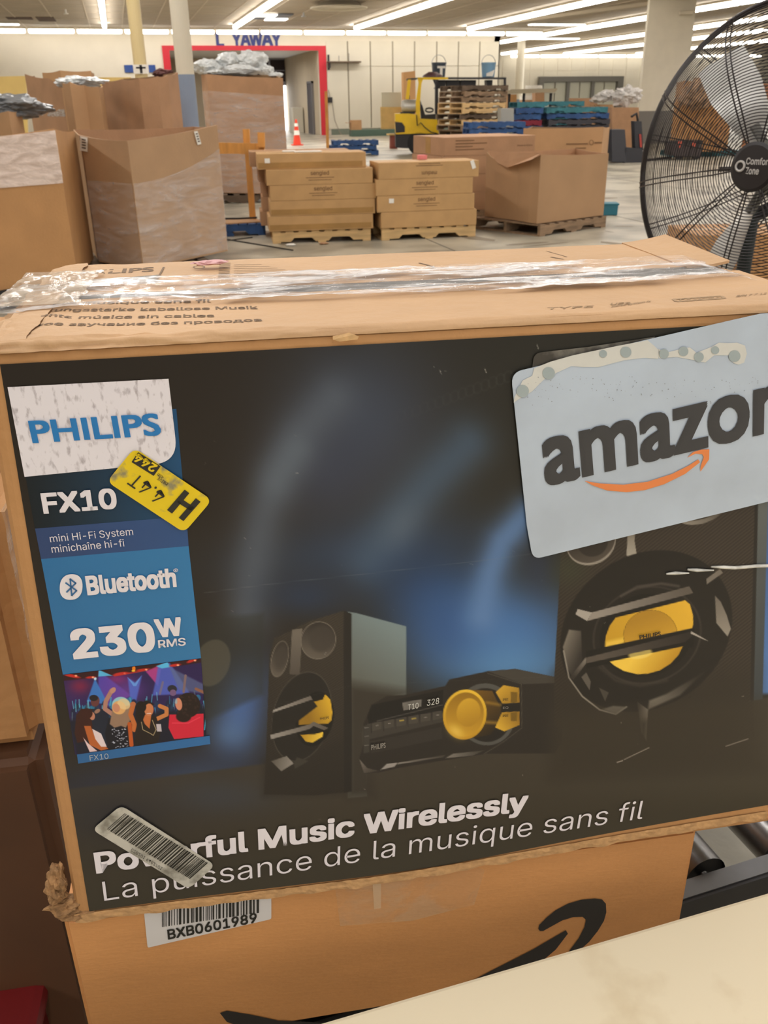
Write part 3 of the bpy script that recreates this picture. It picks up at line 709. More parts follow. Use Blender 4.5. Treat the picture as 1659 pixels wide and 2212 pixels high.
pt.poly(A_((1290, 850), (1380, 842), (1380, 915), (1302, 948), (1255, 928)), (222, 176, 58), 1.4, 1, (1080, 1580, 1120, 1550, (150, 112, 36)))
pt.poly(A_((1335, 745), (1368, 748), (1368, 798), (1335, 800)), (120, 92, 32), 1.3); pt.poly(A_((1335, 852), (1368, 850), (1366, 895), (1335, 895)), (120, 92, 32), 1.3)
pt.poly(A_((1290, 808), (1382, 800), (1382, 845), (1288, 850)), (32, 29, 26), 1.2)
# big speaker on the print
B_ = lambda *p: pz(p, 1180, 1080, 3.4635)
pt.poly(B_((110, 380), (640, -200), (1580, -200), (1545, 1480), (1560, 1800), (60, 1700), (60, 1330)), (58, 51, 44), 1.6, 1, (1500, 1150, 1300, 1650, (48, 42, 36)), (.62, .78, 6.0, .15))
pt.poly(B_((100, 1300), (1560, 1250), (1600, 2000), (40, 2050)), (48, 43, 36), 60, .85)
pt.poly(B_((1565, -200), (1590, -200), (1555, 1500), (1525, 1500)), (40, 37, 34), 1.6); pt.poly(B_((1590, -200), (1665, -200), (1618, 1490), (1552, 1500)), (98, 102, 100), 2, 1, (1640, 1100, 1635, 1500, (58, 64, 68)))
pt.glow(1230, 1230, 40, 40, (60, 66, 48), .5)
pt.ell(1277, 1172, 55, 47, -30, (150, 142, 130), 1.6); pt.ell(1277, 1169, 54, 44.5, -30, (58, 52, 46), 1.8, 1, (1260, 1160, 1290, 1215, (84, 76, 68))); pt.ell(1280, 1170, 34, 32, -30, (44, 40, 36), 3, .8)
pt.ell(1511, 1085, 66, 46, -20, (158, 150, 138), 1.6, 1, (1470, 1120, 1560, 1120, (96, 90, 82))); pt.ell(1511, 1079, 62, 42, -20, (52, 47, 42), 2)
pt.poly(B_((612, 200), (668, 200), (660, 300), (682, 442), (600, 418)), (134, 126, 114), 1.6, 1, (1360, 1150, 1365, 1205, (170, 162, 148)))
pt.ell(1396, 1363, 196, 163, -35, (34, 31, 28), 2.4)
pt.poly(B_((170, 970), (260, 980), (270, 1200), (200, 1330), (150, 1250), (124, 1100)), (132, 124, 112), 3, 1, (1215, 1380, 1262, 1400, (50, 46, 42)))
pt.line(B_((130, 1130), (170, 1330), (270, 1470), (400, 1570), (520, 1603), (600, 1548)), 3, (168, 160, 146), .8, 2)
pt.poly(B_((420, 1565), (520, 1603), (610, 1548), (500, 1540)), (120, 114, 104), 4, .8)
pt.poly(B_((760, 1570), (1000, 1462), (1180, 1290), (1090, 1340), (900, 1450), (770, 1500)), (122, 115, 104), 5, .9, (1430, 1530, 1500, 1460, (50, 45, 40)))
pt.poly(B_((680, 1508), (762, 1568), (748, 1800), (712, 1740)), (60, 54, 48), 2, 1, (1378, 1540, 1400, 1545, (150, 142, 130)))
pt.poly(B_((700, 1650), (760, 1650), (748, 1810), (700, 1810)), (46, 41, 36), 16, .9)
pt.ell(1398, 1372, 118, 102, -22, (58, 52, 47), 2, .8, None, 2); pt.ell(1396, 1372, 102, 88, -20, (26, 24, 22), 3)
pt.line(B_((560, 720), (680, 650), (860, 625), (990, 645)), 6, (84, 76, 70), .7, 4); pt.line(B_((400, 1250), (520, 1350), (700, 1390), (900, 1350)), 6, (62, 56, 50), .7, 6)
pt.poly(B_((520, 880), (780, 815), (1040, 750), (1075, 780), (1098, 860), (1100, 930), (1085, 987), (440, 1120), (445, 1020), (475, 940)), (200, 154, 40), 1.6, 1, (1320, 1420, 1490, 1320, (232, 182, 56)))
pt.poly(B_((440, 1118), (445, 1060), (585, 1030), (580, 1092)), (248, 208, 84), 8, .8)
pt.ell(1405, 1372, 58, 54, -10, (178, 134, 40), 1.6, 1, (1400, 1330, 1420, 1385, (206, 158, 48))); pt.ell(1405, 1372, 58, 54, -10, (120, 88, 28), 1, .8, None, .5)
pt.poly(B_((300, 1130), (1110, 955), (1100, 1100), (1000, 1110), (440, 1230), (300, 1260)), (26, 24, 22), 2)
pt.poly(B_((475, 1210), (760, 1150), (1022, 1095), (990, 1160), (930, 1225), (850, 1275), (760, 1300), (680, 1304), (580, 1280), (510, 1240)), (248, 206, 78), 1.6, 1, (1370, 1420, 1430, 1460, (196, 148, 40)))
pt.ell(1383, 1412, 26, 11, -10, (252, 224, 120), 3, .7)
pt.poly(B_((340, 842), (1070, 645), (1100, 697), (308, 905)), (150, 142, 132), 1.4, 1, (1300, 1330, 1480, 1275, (96, 88, 80)))
pt.poly(B_((218, 856), (236, 816), (342, 842), (306, 906)), (172, 164, 154), 1.4)
pt.poly(B_((296, 1180), (1080, 985), (1095, 1015), (1040, 1062), (302, 1222)), (88, 80, 72), 1.4, 1, (1300, 1410, 1480, 1370, (46, 41, 37)))
pt.poly(B_((296, 1176), (300, 1220), (205, 1345), (176, 1330)), (130, 122, 112), 1.5, 1, (1265, 1420, 1238, 1462, (52, 47, 42)))
pt.poly(B_((1085, 982), (1215, 1056), (1180, 1045), (1080, 1000)), (170, 162, 152), 1.3)
pt.poly(B_((1262, 715), (1305, 760), (1350, 860), (1382, 965), (1356, 1022), (1272, 920)), (116, 108, 98), 2, 1, (1545, 1300, 1575, 1370, (150, 142, 130)))
pt.poly(B_((1198, 590), (1300, 515), (1322, 545), (1200, 632)), (122, 114, 104), 1.5); pt.poly(B_((262, 1325), (300, 1290), (334, 1360), (325, 1425)), (92, 86, 78), 1.5); pt.poly(B_((395, 1405), (468, 1440), (440, 1508)), (70, 65, 58), 1.5)
pt.poly(B_((60, 1600), (1600, 1500), (1640, 2000), (40, 2080)), (56, 50, 40), 40, .6)
# see-through round seal, tape edge, scratches
pt.ell(458, 1432, 38, 52, 20, (104, 98, 82), 3, .5); pt.line([(440, 1281), (580, 1262), (760, 1243), (980, 1218), (1190, 1192)], 1.2, (120, 122, 124), .35)
pt.line([(450, 1560), (760, 1480), (1190, 1462)], 1, (96, 96, 96), .15)
rs = random.Random(7)
for i in range(46):
    x, y = rs.uniform(150, 1650), rs.uniform(770, 1900); L = rs.uniform(1, 6); an = rs.uniform(0, 3.1)
    pt.line([(x, y), (x+L*math.cos(an), y+L*math.sin(an))], rs.uniform(.7, 1.5), (200, 190, 180), rs.uniform(.15, .6))
pt.line([(1333, 1647), (1345, 1643)], 2, (190, 180, 168), .8); pt.line([(1348, 1641), (1402, 1615)], 1.6, (190, 180, 168), .7); pt.line([(1568, 1612), (1616, 1596)], 2, (200, 190, 178), .5)
for i in range(16):                                    # row of pressed-in dents running up to the sticker
    x = 850+i*16.5; y = 905-i*6.1; pt.ell(x, y, 9, 12, 20, (86, 86, 84), 3, .05+.012*i, None, 1.2)
for (x, y) in ((1305, 780), (1160, 745), (1047, 796), (950, 799)): pt.line([(x, y), (x+3, y+8)], 1.4, (200, 196, 188), .7)
fr = fastgrid('front_print', P, vcol('print_front', .36, 0, .28), pc)
set_print(fr, pt.c); fr['label'] = 'glossy dark printed front panel picturing speakers'

def decal(name, pts_px, mat, parent=fr, off=.0011, th=0, label=None):
    """flat printed or stuck shape on the front, outline given on the face"""
    mb = MB(); w = [FP(x, y, off) for x, y in pts_px]
    if th: mb.prism(w, BN*th)
    else: mb.add(w, [list(range(len(w)))])
    return obj(name, mb, mat, parent, world=True, label=label)
def rnd(pts, r, n=6):
    """round the corners of a polygon"""
    out = []; N = len(pts)
    for i in range(N):
        p0, p, p1 = Vector(pts[i-1]), Vector(pts[i]), Vector(pts[(i+1) % N])
        rr = r[i] if isinstance(r, (list, tuple)) else r
        if rr <= 0: out.append(tuple(p)); continue
        a = p+(p0-p).normalized()*rr; b = p+(p1-p).normalized()*rr
        for k in range(n+1):
            t = k/n; out.append(tuple(a*(1-t)**2+p*2*t*(1-t)+b*t*t))
    return out
def wtext(s, A, B, T, mat, bold=0, parent=fr, off=.0016, name='lettering', font=FONT, space=1.0):
    mb = MB(); text_on(mb, s, FP(*A, off), FP(*B, off), FP(*T, off), bold, font, space=space)
    return obj(name, mb, mat, parent, world=True)
pk = PRINT_K
p_white = M('print_white', (226, 220, 224), .45)
p_logo_bg = M('print_logo_white', (226, 221, 226), .45, 0, 260, c2=(176, 168, 172), stretch=(1.2, 1, .5), lo=.31, hi=.46)
p_blue = M('print_letter_blue', (28, 122, 190), .45, k=pk)
# left column of the print, its gradients painted per vertex
ca = np.linspace(0, 1, 61)[None, :]; cb = np.linspace(0, 1, 121)[:, None]
def quadgrid(TL, TR, BR, BL, nu, nv, off):
    aa = np.linspace(0, 1, nu+1)[None, :, None]; bb = np.linspace(0, 1, nv+1)[:, None, None]
    c = [np.array(FP(*q, off)) for q in (TL, TR, BR, BL)]
    return (1-bb)*((1-aa)*c[0]+aa*c[1])+bb*((1-aa)*c[3]+aa*c[2])
def band(name, TL, TR, BR, BL, c0, c1, nu=40, nv=12, off=.0009, label=None):
    Pg = quadgrid(TL, TR, BR, BL, nu, nv, off); Xg, Yg = projn(Pg); p = Paint(Xg, Yg, c0)
    t = np.linspace(0, 1, nu+1)[None, :]+0*Xg; p.mix(t, c1)
    o = fastgrid(name, Pg, vcol('print_front', .36, 0, .28), pc); set_print(o, p.c); o['label'] = label or ''
    if not label: del o['label']
    return o
band('title_band', (33, 905), (381, 882), (404.4, 1146), (76, 1141), (22, 30, 35), (30, 78, 118), 40, 20, .0008, label='navy band printed with the model number')
band('caption_band', (76.2, 1140.5), (402.8, 1114), (407.5, 1178.1), (89.3, 1206.3), (50, 70, 112), (52, 84, 134), 10, 4, .0009, label='slate blue caption band')
band('feature_band', (89.3, 1206.3), (407.5, 1178.1), (434.3, 1420.4), (136.3, 1455.6), (48, 112, 164), (54, 122, 174), 10, 8, .0009, label='sky blue band with white feature text')
band('footer_band', (166.8, 1627), (453.2, 1586.8), (454.3, 1604.8), (169.5, 1647), (44, 98, 152), (50, 108, 166), 8, 3, .0012, label='thin blue footer band')
L_ = lambda *p: pz(p, 0, 780, 3.19)
decal('logo_field', rnd(L_((55, 175), (1162, 117), (1228, 690), (172, 792)), [0, 0, 52, 0], 10), p_logo_bg, off=.0013, label='white logo field with grey scuffs')
wtext('PHILIPS', (74, 953.5), (347.5, 936.5), (63.8, 907.8), p_blue, .03, off=.0018, font=None)
wtext('FX10', (98, 1105.4), (252, 1094.2), (91, 1064.5), p_white, .035)
wtext('mini Hi-Fi System', (110, 1168.7), (288.6, 1153), (107, 1153), p_white)
wtext('minichaîne hi-fi', (113.5, 1191.5), (269.6, 1177.5), (110.5, 1175.5), p_white)
wtext('Bluetooth', (191.8, 1281), (380, 1263), (186.5, 1243.6), p_white, .04)
wtext('®', (375, 1236), (385, 1235), (374.6, 1226), p_white)
cx_, cy_ = 154.5, 1265.3
decal('round_badge', [(cx_+24.5*math.copysign(abs(math.cos(t))**.85, math.cos(t))-.06*27.6*math.sin(t), cy_+27.6*math.copysign(abs(math.sin(t))**.85, math.sin(t))) for t in np.linspace(0, 2*math.pi, 40, endpoint=False)], p_white, off=.0016)
mb = MB(); rp = [(143.5, 1256), (166.3, 1272.5), (156, 1283), (152.6, 1247.5), (164.5, 1256.5), (145.3, 1275.5)]
def ribbon(mb, pts, w, off):
    for p, q in zip(pts, pts[1:]):
        p, q = Vector(p), Vector(q); d = (q-p).normalized(); nn = Vector((-d.y, d.x))*w/2; p = p-d*w*.3; q = q+d*w*.3
        mb.add([FP(*(p+nn), off), FP(*(q+nn), off), FP(*(q-nn), off), FP(*(p-nn), off)], [(0, 1, 2, 3)])
ribbon(mb, rp, 3.4, .002); obj('rune_mark', mb, M('print_rune', (48, 104, 155), .45, k=pk), fr, world=True)
wtext('230', (164.2, 1417.8), (333.3, 1400.4), (154.5, 1359.6), p_white, .04)
wtext('W', (342.8, 1372.5), (395, 1367.6), (335, 1336.8), p_white, .04)
wtext('RMS', (343.4, 1396.2), (401, 1390.4), (342, 1380.2), p_white, .02)
wtext('FX10', (195, 1639), (235.4, 1634.8), (193.8, 1627.6), M('print_pale', (170, 180, 188), .5, k=pk), off=.0018)
wtext('Powerful Music Wirelessly', (211.6, 1881.4), (1134, 1746.5), (205.3, 1838.3), p_white, .032, space=1.0)
wtext('La puissance de la musique sans fil', (226, 1942.5), (1385, 1765.5), (220.5, 1899.5), p_white, -.004)
pd_ = M('print_dark_letter', (40, 34, 22), .5)
wtext('PHILIPS', (1380, 1378.5), (1425, 1370.5), (1379.4, 1369.5), pd_, .02, font=None); wtext('PHILIPS', (691, 1552.5), (710.5, 1549.5), (690.6, 1547.5), pd_, font=None)
wtext('PHILIPS', (801.5, 1616.5), (832, 1611.5), (801, 1606), M('print_grey_letter', (140, 134, 126), .5), .02, font=None)
wtext('328', (921, 1522), (947, 1517), (922, 1509), M('print_digit', (205, 205, 198), .5)); wtext('T10', (880, 1531), (903, 1526.5), (880, 1519), MATS['print_digit'])
for s_, y in (('PRE', 1512), ('EQ', 1529.5), ('PRE', 1547)): wtext(s_, (1085.5, y), (1097, y-1), (1085.5, y-5), pd_ if s_ == 'PRE' else MATS['print_grey_letter'], off=.0012)
# printed party photograph
Pg = quadgrid((136.4, 1455.6), (434.3, 1420.4), (446, 1588), (163, 1628), 300, 180, .0012); Xg, Yg = projn(Pg)
X2, Y2 = (Xg-120)*4.879, (Yg-1400)*4.879
q = Paint(X2, Y2, (44, 30, 82))
q.glow(180, 480, 160, 170, (60, 34, 96), .9); q.glow(260, 400, 110, 80, (150, 34, 66), .7); q.glow(650, 330, 130, 60, (150, 40, 110), .8); q.glow(760, 440, 170, 110, (108, 60, 150), .8)
q.poly([(80, 270), (1530, 90), (1535, 150), (1190, 205), (960, 235), (600, 290), (80, 345)], (52, 18, 22), 14, .95)
q.poly([(455, 235), (800, 500), (560, 620), (450, 420)], (86, 76, 196), 22, .8, (455, 235, 700, 560, (120, 70, 170)))
q.poly([(415, 320), (330, 560), (560, 600)], (60, 128, 210), 16, .9); q.poly([(455, 228), (450, 300), (600, 290)], (90, 190, 236), 10, .95); q.ell(418, 322, 14, 16, 0, (200, 236, 255), 10)
q.poly([(760, 310), (840, 360), (910, 290), (850, 560), (790, 560)], (84, 116, 220), 18, .8); q.poly([(758, 308), (835, 372), (905, 292), (850, 400), (820, 400)], (110, 170, 240), 8, .8)
q.poly([(950, 245), (1120, 170), (1080, 400)], (206, 70, 150), 14, .8); q.poly([(1080, 190), (1200, 150), (1420, 480), (1020, 500), (1060, 320)], (84, 104, 206), 20, .85)
q.poly([(1060, 190), (1180, 145), (1210, 200), (1120, 215)], (90, 190, 236), 10); q.poly([(1200, 200), (1560, 380), (1560, 480), (1300, 440)], (96, 110, 150), 20, .7)
for (x, y, w_, h_, an) in ((170, 292, 90, 16, 12), (370, 308, 50, 12, -5), (690, 270, 80, 16, -8), (920, 228, 70, 12, -8), (1260, 180, 60, 14, -8), (1440, 130, 60, 16, -22)):
    q.ell(x, y, w_, h_, an, (214, 46, 36), 8, .9); q.ell(x+w_*.5, y, 14, 10, 0, (255, 170, 130), 6)
q.ell(825, 215, 18, 28, 0, (236, 130, 30), 6); q.ell(820, 240, 20, 10, 0, (255, 200, 60), 5); q.poly([(600, 285), (950, 230), (950, 242), (620, 300)], (200, 50, 40), 5, .8)
rr = random.Random(11)                                  # crowd behind, teal rim light
for i in range(60):
    x = rr.uniform(160, 1580); y = rr.uniform(600, 760)-(x-160)*.06
    q.ell(x, y, rr.uniform(20, 40), rr.uniform(35, 70), rr.uniform(-30, 30), rr.choice([(24, 36, 62), (30, 60, 90), (22, 26, 44), (40, 130, 170)]), 8, .75)
for i in range(46):
    x = rr.uniform(140, 1580); y = rr.uniform(560, 760)-(x-160)*.07
    q.line([(x, y+50), (x+rr.uniform(-14, 14), y-30)], rr.uniform(6, 14), rr.choice([(70, 180, 214), (44, 140, 180), (110, 200, 226), (90, 110, 130)]), .75, 6)
q.poly([(130, 760), (1600, 620), (1620, 940), (220, 1130)], (22, 26, 40), 50, .9)
# man left back
q.ell(418, 560, 46, 58, 10, (104, 58, 58), 6); q.ell(402, 525, 46, 32, 0, (34, 28, 34), 6); q.poly([(380, 640), (500, 640), (560, 800), (580, 1050), (380, 900)], (26, 34, 52), 8); q.ell(440, 665, 34, 20, -30, (160, 120, 100), 6)
# woman left, brown hair, white top
q.poly([(220, 700), (270, 640), (380, 640), (400, 700), (380, 760), (400, 900), (330, 980), (230, 1000), (200, 900)], (58, 26, 22), 8)
q.ell(385, 715, 30, 44, -10, (196, 130, 104), 5); q.ell(330, 690, 60, 56, 0, (60, 26, 22), 6)
q.poly([(300, 820), (370, 820), (400, 900), (440, 980), (560, 1060), (480, 1080), (360, 1020)], (184, 98, 48), 6); q.poly([(385, 850), (480, 900), (540, 1040), (480, 1040), (420, 960)], (226, 208, 210), 5)
q.poly([(290, 940), (340, 1000), (440, 1085), (360, 1095)], (226, 196, 196), 5)
# blond woman, raised arm, sequin dress
q.line([(590, 690), (520, 640), (530, 560), (590, 450)], 46, (178, 128, 112), 1, 6); q.ell(605, 445, 36, 26, -50, (196, 142, 122), 6)
q.poly([(560, 740), (760, 720), (800, 880), (830, 1040), (560, 1080), (520, 900)], (20, 20, 32), 6)
q.ell(690, 600, 95, 86, 10, (150, 200, 214), 8); q.poly([(600, 640), (780, 600), (800, 740), (740, 840), (690, 820), (620, 840), (570, 800)], (150, 120, 98), 12); q.ell(668, 628, 74, 70, 20, (226, 172, 110), 8); q.ell(720, 590, 70, 56, 20, (236, 206, 150), 12, .8); q.ell(640, 630, 38, 46, -20, (206, 142, 110), 6)
for i in range(42): q.ell(rr.uniform(590, 760), rr.uniform(840, 1050), rr.uniform(5, 12), rr.uniform(3, 7), rr.uniform(-40, 40), (200, 204, 220), 4, .85)
# woman centre, dark hair, black top, necklace
q.line([(820, 590), (790, 700), (830, 800), (830, 860)], 50, (196, 110, 56), 1, 6); q.ell(815, 590, 30, 24, 0, (190, 112, 72), 6); q.line([(780, 800), (800, 1020)], 44, (190, 88, 34), 1, 6)
q.line([(1040, 760), (1170, 700), (1170, 640), (1100, 610)], 44, (204, 128, 72), 1, 6)
q.poly([(880, 720), (1060, 720), (1110, 880), (1080, 1000), (830, 1030), (840, 880)], (34, 26, 24), 6); q.poly([(900, 700), (1010, 700), (990, 850), (940, 800)], (198, 112, 62), 6)
q.poly([(860, 600), (960, 550), (1040, 590), (960, 660), (920, 760), (860, 800), (840, 700)], (28, 20, 20), 8); q.ell(985, 650, 48, 66, 5, (206, 128, 84), 6); q.ell(900, 620, 56, 60, 0, (28, 20, 20), 8)
q.line([(965, 690), (1005, 688)], 6, (240, 230, 226), .9, 3); q.line([(905, 780), (920, 860), (1000, 900), (1030, 920), (1060, 860), (1020, 760)], 8, (190, 170, 130), .9, 4)
q.poly([(1060, 800), (1110, 800), (1120, 880), (1070, 880)], (200, 190, 196), 6)
# woman right, curly hair, red top
q.poly([(1200, 700), (1260, 700), (1560, 690), (1560, 930), (1250, 960), (1190, 840)], (212, 36, 62), 6); q.line([(1230, 790), (1400, 790), (1520, 730)], 10, (240, 80, 100), .7, 8)
q.ell(1400, 600, 125, 130, 0, (36, 24, 22), 10); q.ell(1350, 720, 80, 60, 0, (38, 24, 22), 12); q.ell(1298, 590, 36, 66, -8, (214, 140, 110), 6); q.ell(1270, 560, 14, 30, 0, (130, 190, 214), 6, .6)
for i in range(30): q.ell(1400+rr.uniform(-110, 110), 600+rr.uniform(-120, 120), 14, 9, rr.uniform(0, 90), (64, 42, 36), 5, .5)
q.ell(1230, 430, 50, 40, 10, (40, 40, 52), 8); q.ell(1238, 470, 34, 34, 0, (120, 90, 130), 6); q.line([(1350, 460), (1370, 290)], 26, (130, 106, 110), 1, 8); q.line([(1480, 430), (1570, 470)], 30, (150, 96, 70), .9, 8); q.line([(1100, 480), (1130, 360)], 24, (120, 110, 140), .9, 8)
q.line([(1560, 560), (1590, 700), (1570, 860)], 12, (80, 190, 226), .8, 6)
o = fastgrid('party_picture', Pg, vcol('print_front', .36, 0, .28), pc); set_print(o, q.c); o['label'] = 'small printed picture of women dancing under coloured lights'

# yellow grade sticker
st = decal('yellow_sticker', rnd([(232, 1037), (291, 965), (458, 1077), (398, 1147)], 17), M('sticker_yellow', (226, 196, 8), .45, 0, 60, c2=(140, 132, 96), lo=.35, hi=.44, k=1.0), pc, .0024, .0004, 'scuffed yellow sticker with upside down lettering')
S_ = lambda *p: pz(p, 180, 820, 5.53)
blk = M('sticker_ink', (34, 32, 24), .5)
mb = MB()
for p in (S_((1212, 1293), (1268, 1335), (1062, 1578), (1003, 1535)), S_((1345, 1395), (1402, 1437), (1198, 1667), (1142, 1628)), S_((1165, 1395), (1325, 1500), (1285, 1545), (1125, 1445))):
    mb.add([FP(x, y, .0028) for x, y in p], [list(range(4))])
obj('lettering', mb, blk, st, world=True)
decal('number_box', S_((660, 848), (925, 1015), (845, 1130), (580, 965)), blk, st, .0027)
wtext('244', S_((890, 1005))[0], S_((655, 858))[0], S_((832, 1085))[0], M('sticker_yellow_ink', (226, 196, 8), .5), .03, st, .003)
wtext('4.4T', S_((1000, 1345))[0], S_((640, 1095))[0], S_((885, 1470))[0], blk, .0, st, .0028)
wtext('DRIVE', S_((1020, 1215))[0], S_((905, 1140))[0], S_((995, 1245))[0], blk, 0, st, .0028); wtext('AID', S_((970, 1140))[0], S_((900, 1095))[0], S_((950, 1165))[0], blk, 0, st, .0028)
# grey barcode sticker
st = decal('barcode_sticker', rnd([(200, 1787), (262, 1735), (465, 1864), (408, 1915)], 15), M('sticker_silver', (190, 186, 174), .5, 0, 70, c2=(128, 124, 112), lo=.35, hi=.55, k=1.0), pc, .0024, .0004, 'scuffed silver sticker with a barcode')
mb = MB(); O = Vector((80+452/2.37, 1640+262/2.37)); L = Vector((430, 258))/2.37; Sv = Vector((-92, 82))/2.37; rb = random.Random(4); t = 0
while t < .98:
    w_ = rb.choice([.006, .006, .012, .018]); 
    a_ = O+L*t; b_ = O+L*min(1, t+w_); mb.add([FP(*a_, .0028), FP(*b_, .0028), FP(*(b_+Sv), .0028), FP(*(a_+Sv), .0028)], [(0, 1, 2, 3)]); t += w_+rb.choice([.006, .01, .014])
obj('barcode', mb, blk, st, world=True)
wtext('020201 9482701', (286, 1826), (352, 1868), (283, 1832), blk, 0, st, .0028)

# white shipping sticker with its logo
Z_ = lambda *p: pz(p, 1080, 660, 2.8653)
st_m = M('sticker_white', (186, 199, 214), .5, 0, 12, c2=(174, 185, 198), lo=.35, hi=.6, k=1.0)
decal('clear_tape_patch', rnd(Z_((192, 400), (205, 290), (540, 252), (950, 190), (900, 300), (500, 380)), [0, 16, 0, 0, 0, 0]), M('patch_grey', (112, 108, 100), .35, 0, 60, c2=(62, 58, 52), lo=.4, hi=.55), pc, .0018, .0003, 'greyish clear tape patch behind the sticker')
st = decal('white_sticker', rnd(Z_((60, 408), (190, 378), (540, 290), (900, 205), (1400, 90), (1600, 45), (2200, 0), (2250, 1052), (1659, 1200), (195, 1560), (158, 1350)), [26, 0, 0, 0, 0, 0, 0, 0, 0, 20, 0]), st_m, pc, .0028, .0005, 'large pale blue white shipping sticker on the front')
glue = M('glue_white', (206, 206, 200), .5, .04, 40, k=1.0)
decal('glue_stain', Z_((75, 592), (80, 560), (130, 455), (190, 425), (200, 380), (300, 340), (440, 300), (700, 245), (900, 207), (945, 245), (975, 275), (965, 322), (880, 315), (760, 330), (680, 350), (600, 372), (500, 372), (430, 366), (330, 412), (270, 442), (230, 480), (190, 522), (130, 555)), glue, st, .0031)
decal('glue_stain', Z_((965, 262), (1030, 280), (1100, 262), (1160, 250), (1200, 285), (1290, 250), (1340, 222), (1400, 225), (1450, 222), (1500, 240), (1512, 290), (1495, 345), (1460, 358), (1430, 348), (1400, 300), (1310, 300), (1255, 345), (1190, 330), (1130, 320), (1080, 310), (970, 318)), glue, st, .0031)
for (x, y, r) in ((130, 520, 38), (290, 410, 38), (625, 290, 24), (765, 280, 34), (1000, 290, 30), (1120, 275, 30), (1315, 268, 25), (1435, 305, 36), (1215, 310, 30)):
    mb = MB(); c = Z_((x, y))[0]; mb.add([FP(c[0]+r/2.8653*math.cos(t), c[1]+r/2.8653*math.sin(t), .0034) for t in np.linspace(0, 2*math.pi, 24, endpoint=False)], [list(range(24))])
    obj('glue_bubble', mb, M('bubble_grey', (158, 170, 172), .5, k=1.0), st, world=True)
amz = M('logo_charcoal', (56, 56, 58), .5, k=1.0)
wtext('amazon', Z_((283, 1092))[0], Z_((1740, 742))[0], Z_((255, 828))[0], amz, .031, st, .0034, space=1.0, font=None)
sm = [(510, 1072), (600, 1088), (750, 1096), (900, 1078), (1050, 1030), (1150, 980), (1212, 940), (1222, 958), (1130, 1030), (1000, 1094), (880, 1130), (770, 1142), (650, 1132), (560, 1100)]
om = M('logo_orange', (226, 132, 72), .5, k=1.0)
mb = MB()
for p in (Z_(*sm), Z_((1143, 930), (1180, 895), (1230, 880), (1280, 878), (1278, 940), (1225, 1016), (1225, 985), (1245, 925), (1235, 908), (1195, 905))): mb.add([FP(x, y, .0035) for x, y in p], [list(range(len(p)))])
obj('smile_arrow', mb, om, st, world=True)
mb = MB(); rb = random.Random(9)
for i in range(150):
    x, y = rb.uniform(150, 1600), rb.gauss(480, 60)-(0)*.2
    if not (430 < y < 740): continue
    c = Z_((x, y))[0]; s = rb.uniform(.5, 1.8); mb.add([FP(c[0]-s, c[1], .0032), FP(c[0], c[1]-s*.6, .0032), FP(c[0]+s*.7, c[1], .0032), FP(c[0], c[1]+s, .0032)], [(0, 1, 2, 3)])
obj('scuffs', mb, M('scuff_grey', (140, 146, 152), .6), st, world=True, kind='stuff')
# reflection streaks along the clear tape edge, modelled as thin silvery tubes
mb = MB()
for pts, w_ in ((B_((890, 545), (960, 540), (1060, 540)), .0012), (B_((1050, 512), (1120, 518), (1245, 518)), .0013), (B_((1225, 492), (1320, 495), (1400, 500), (1550, 488), (1700, 482), (1800, 478)), .0012)):
    mb.tube([FP(x, y, .0015) for x, y in pts], [w_*.5]+[w_]*(len(pts)-2)+[w_*.4], 6)
obj('tape_edge_glint', mb, M('silver_glint', (200, 198, 190), .25, .3, 80), pc, world=True)

# prints on the top flaps
def TP(x, y, z=1.3048): return Pz(x, y, z)
FLAPS = (flap(.001, .119, ul(1.3)+.004, .288, 1.5, .0006), flap(.136, .262, ul(1.3)+.004, .262, 4.5, .0008))
def snap(mb):
    for v in mb.v:
        u = (v-BP).dot(BU); n = (v-BP).dot(BN); f_, (n0, n1, u1) = (FLAPS[0], (.001, .119, .288)) if n < .127 else (FLAPS[1], (.136, .262, .262))
        u0 = ul(1.3)+.004; v.z = f_((u-u0)/(u1-u0), (n-n0)/(n1-n0)).z+.00025
    return mb
ti = M('flap_ink', (120, 96, 72), .8); ti2 = M('flap_ink_light', (168, 138, 104), .8)
def ttext(s, A, B, h, bold=0, m=ti, z=1.3048, fl=False, font=FONT):
    mb = MB(); a_, b_ = TP(*A, z), TP(*B, z); text_on(mb, s, a_, b_, TP(A[0]+h*.75, A[1]-h, z), bold, font); return mb
mb = MB()
for s_, A, B in (('stungsstarke kabellose Musik', (88, 674), (557, 665)), ('tente música sin cables', (72, 689), (462, 682)), ('окое звучание без проводов', (52, 706), (566, 692)), ('nte musique sans fil', (112, 659), (455, 652))):
    t_ = ttext(s_, A, B, 6.5, .015); mb.add(t_.v, t_.f)
obj('flap_lettering', snap(mb), ti, pc, world=True)
mb = MB()
for s_, A, B in (('TYPE', (1180, 669), (1280, 664)), ('USB', (1318, 658), (1360, 656)), ('stereo system fx', (1320, 663), (1405, 651))):
    t_ = ttext(s_, A, B, 4.5, .02); mb.add(t_.v, t_.f)
def ttube(mb, pts, w, z=1.3048):
    for (x0, y0), (x1, y1) in zip(pts, pts[1:]):
        a_, b_ = TP(x0, y0, z), TP(x1, y1, z); d = (b_-a_).normalized(); nn = Vector((-d.y, d.x, 0))*w; mb.add([a_+nn, b_+nn, b_-nn, a_-nn], [(0, 1, 2, 3)])
ttube(mb, [(1455, 644), (1462, 649), (1566, 642), (1558, 637), (1455, 644)], .0012); t_ = ttext('FX10/37', (1468, 647), (1555, 641), 4, .03); mb.add(t_.v, t_.f)
t_ = ttext('S/N 7 7 12', (1590, 640), (1655, 634), 4, .02); mb.add(t_.v, t_.f)
obj('flap_marks', snap(mb), ti2, pc, world=True)
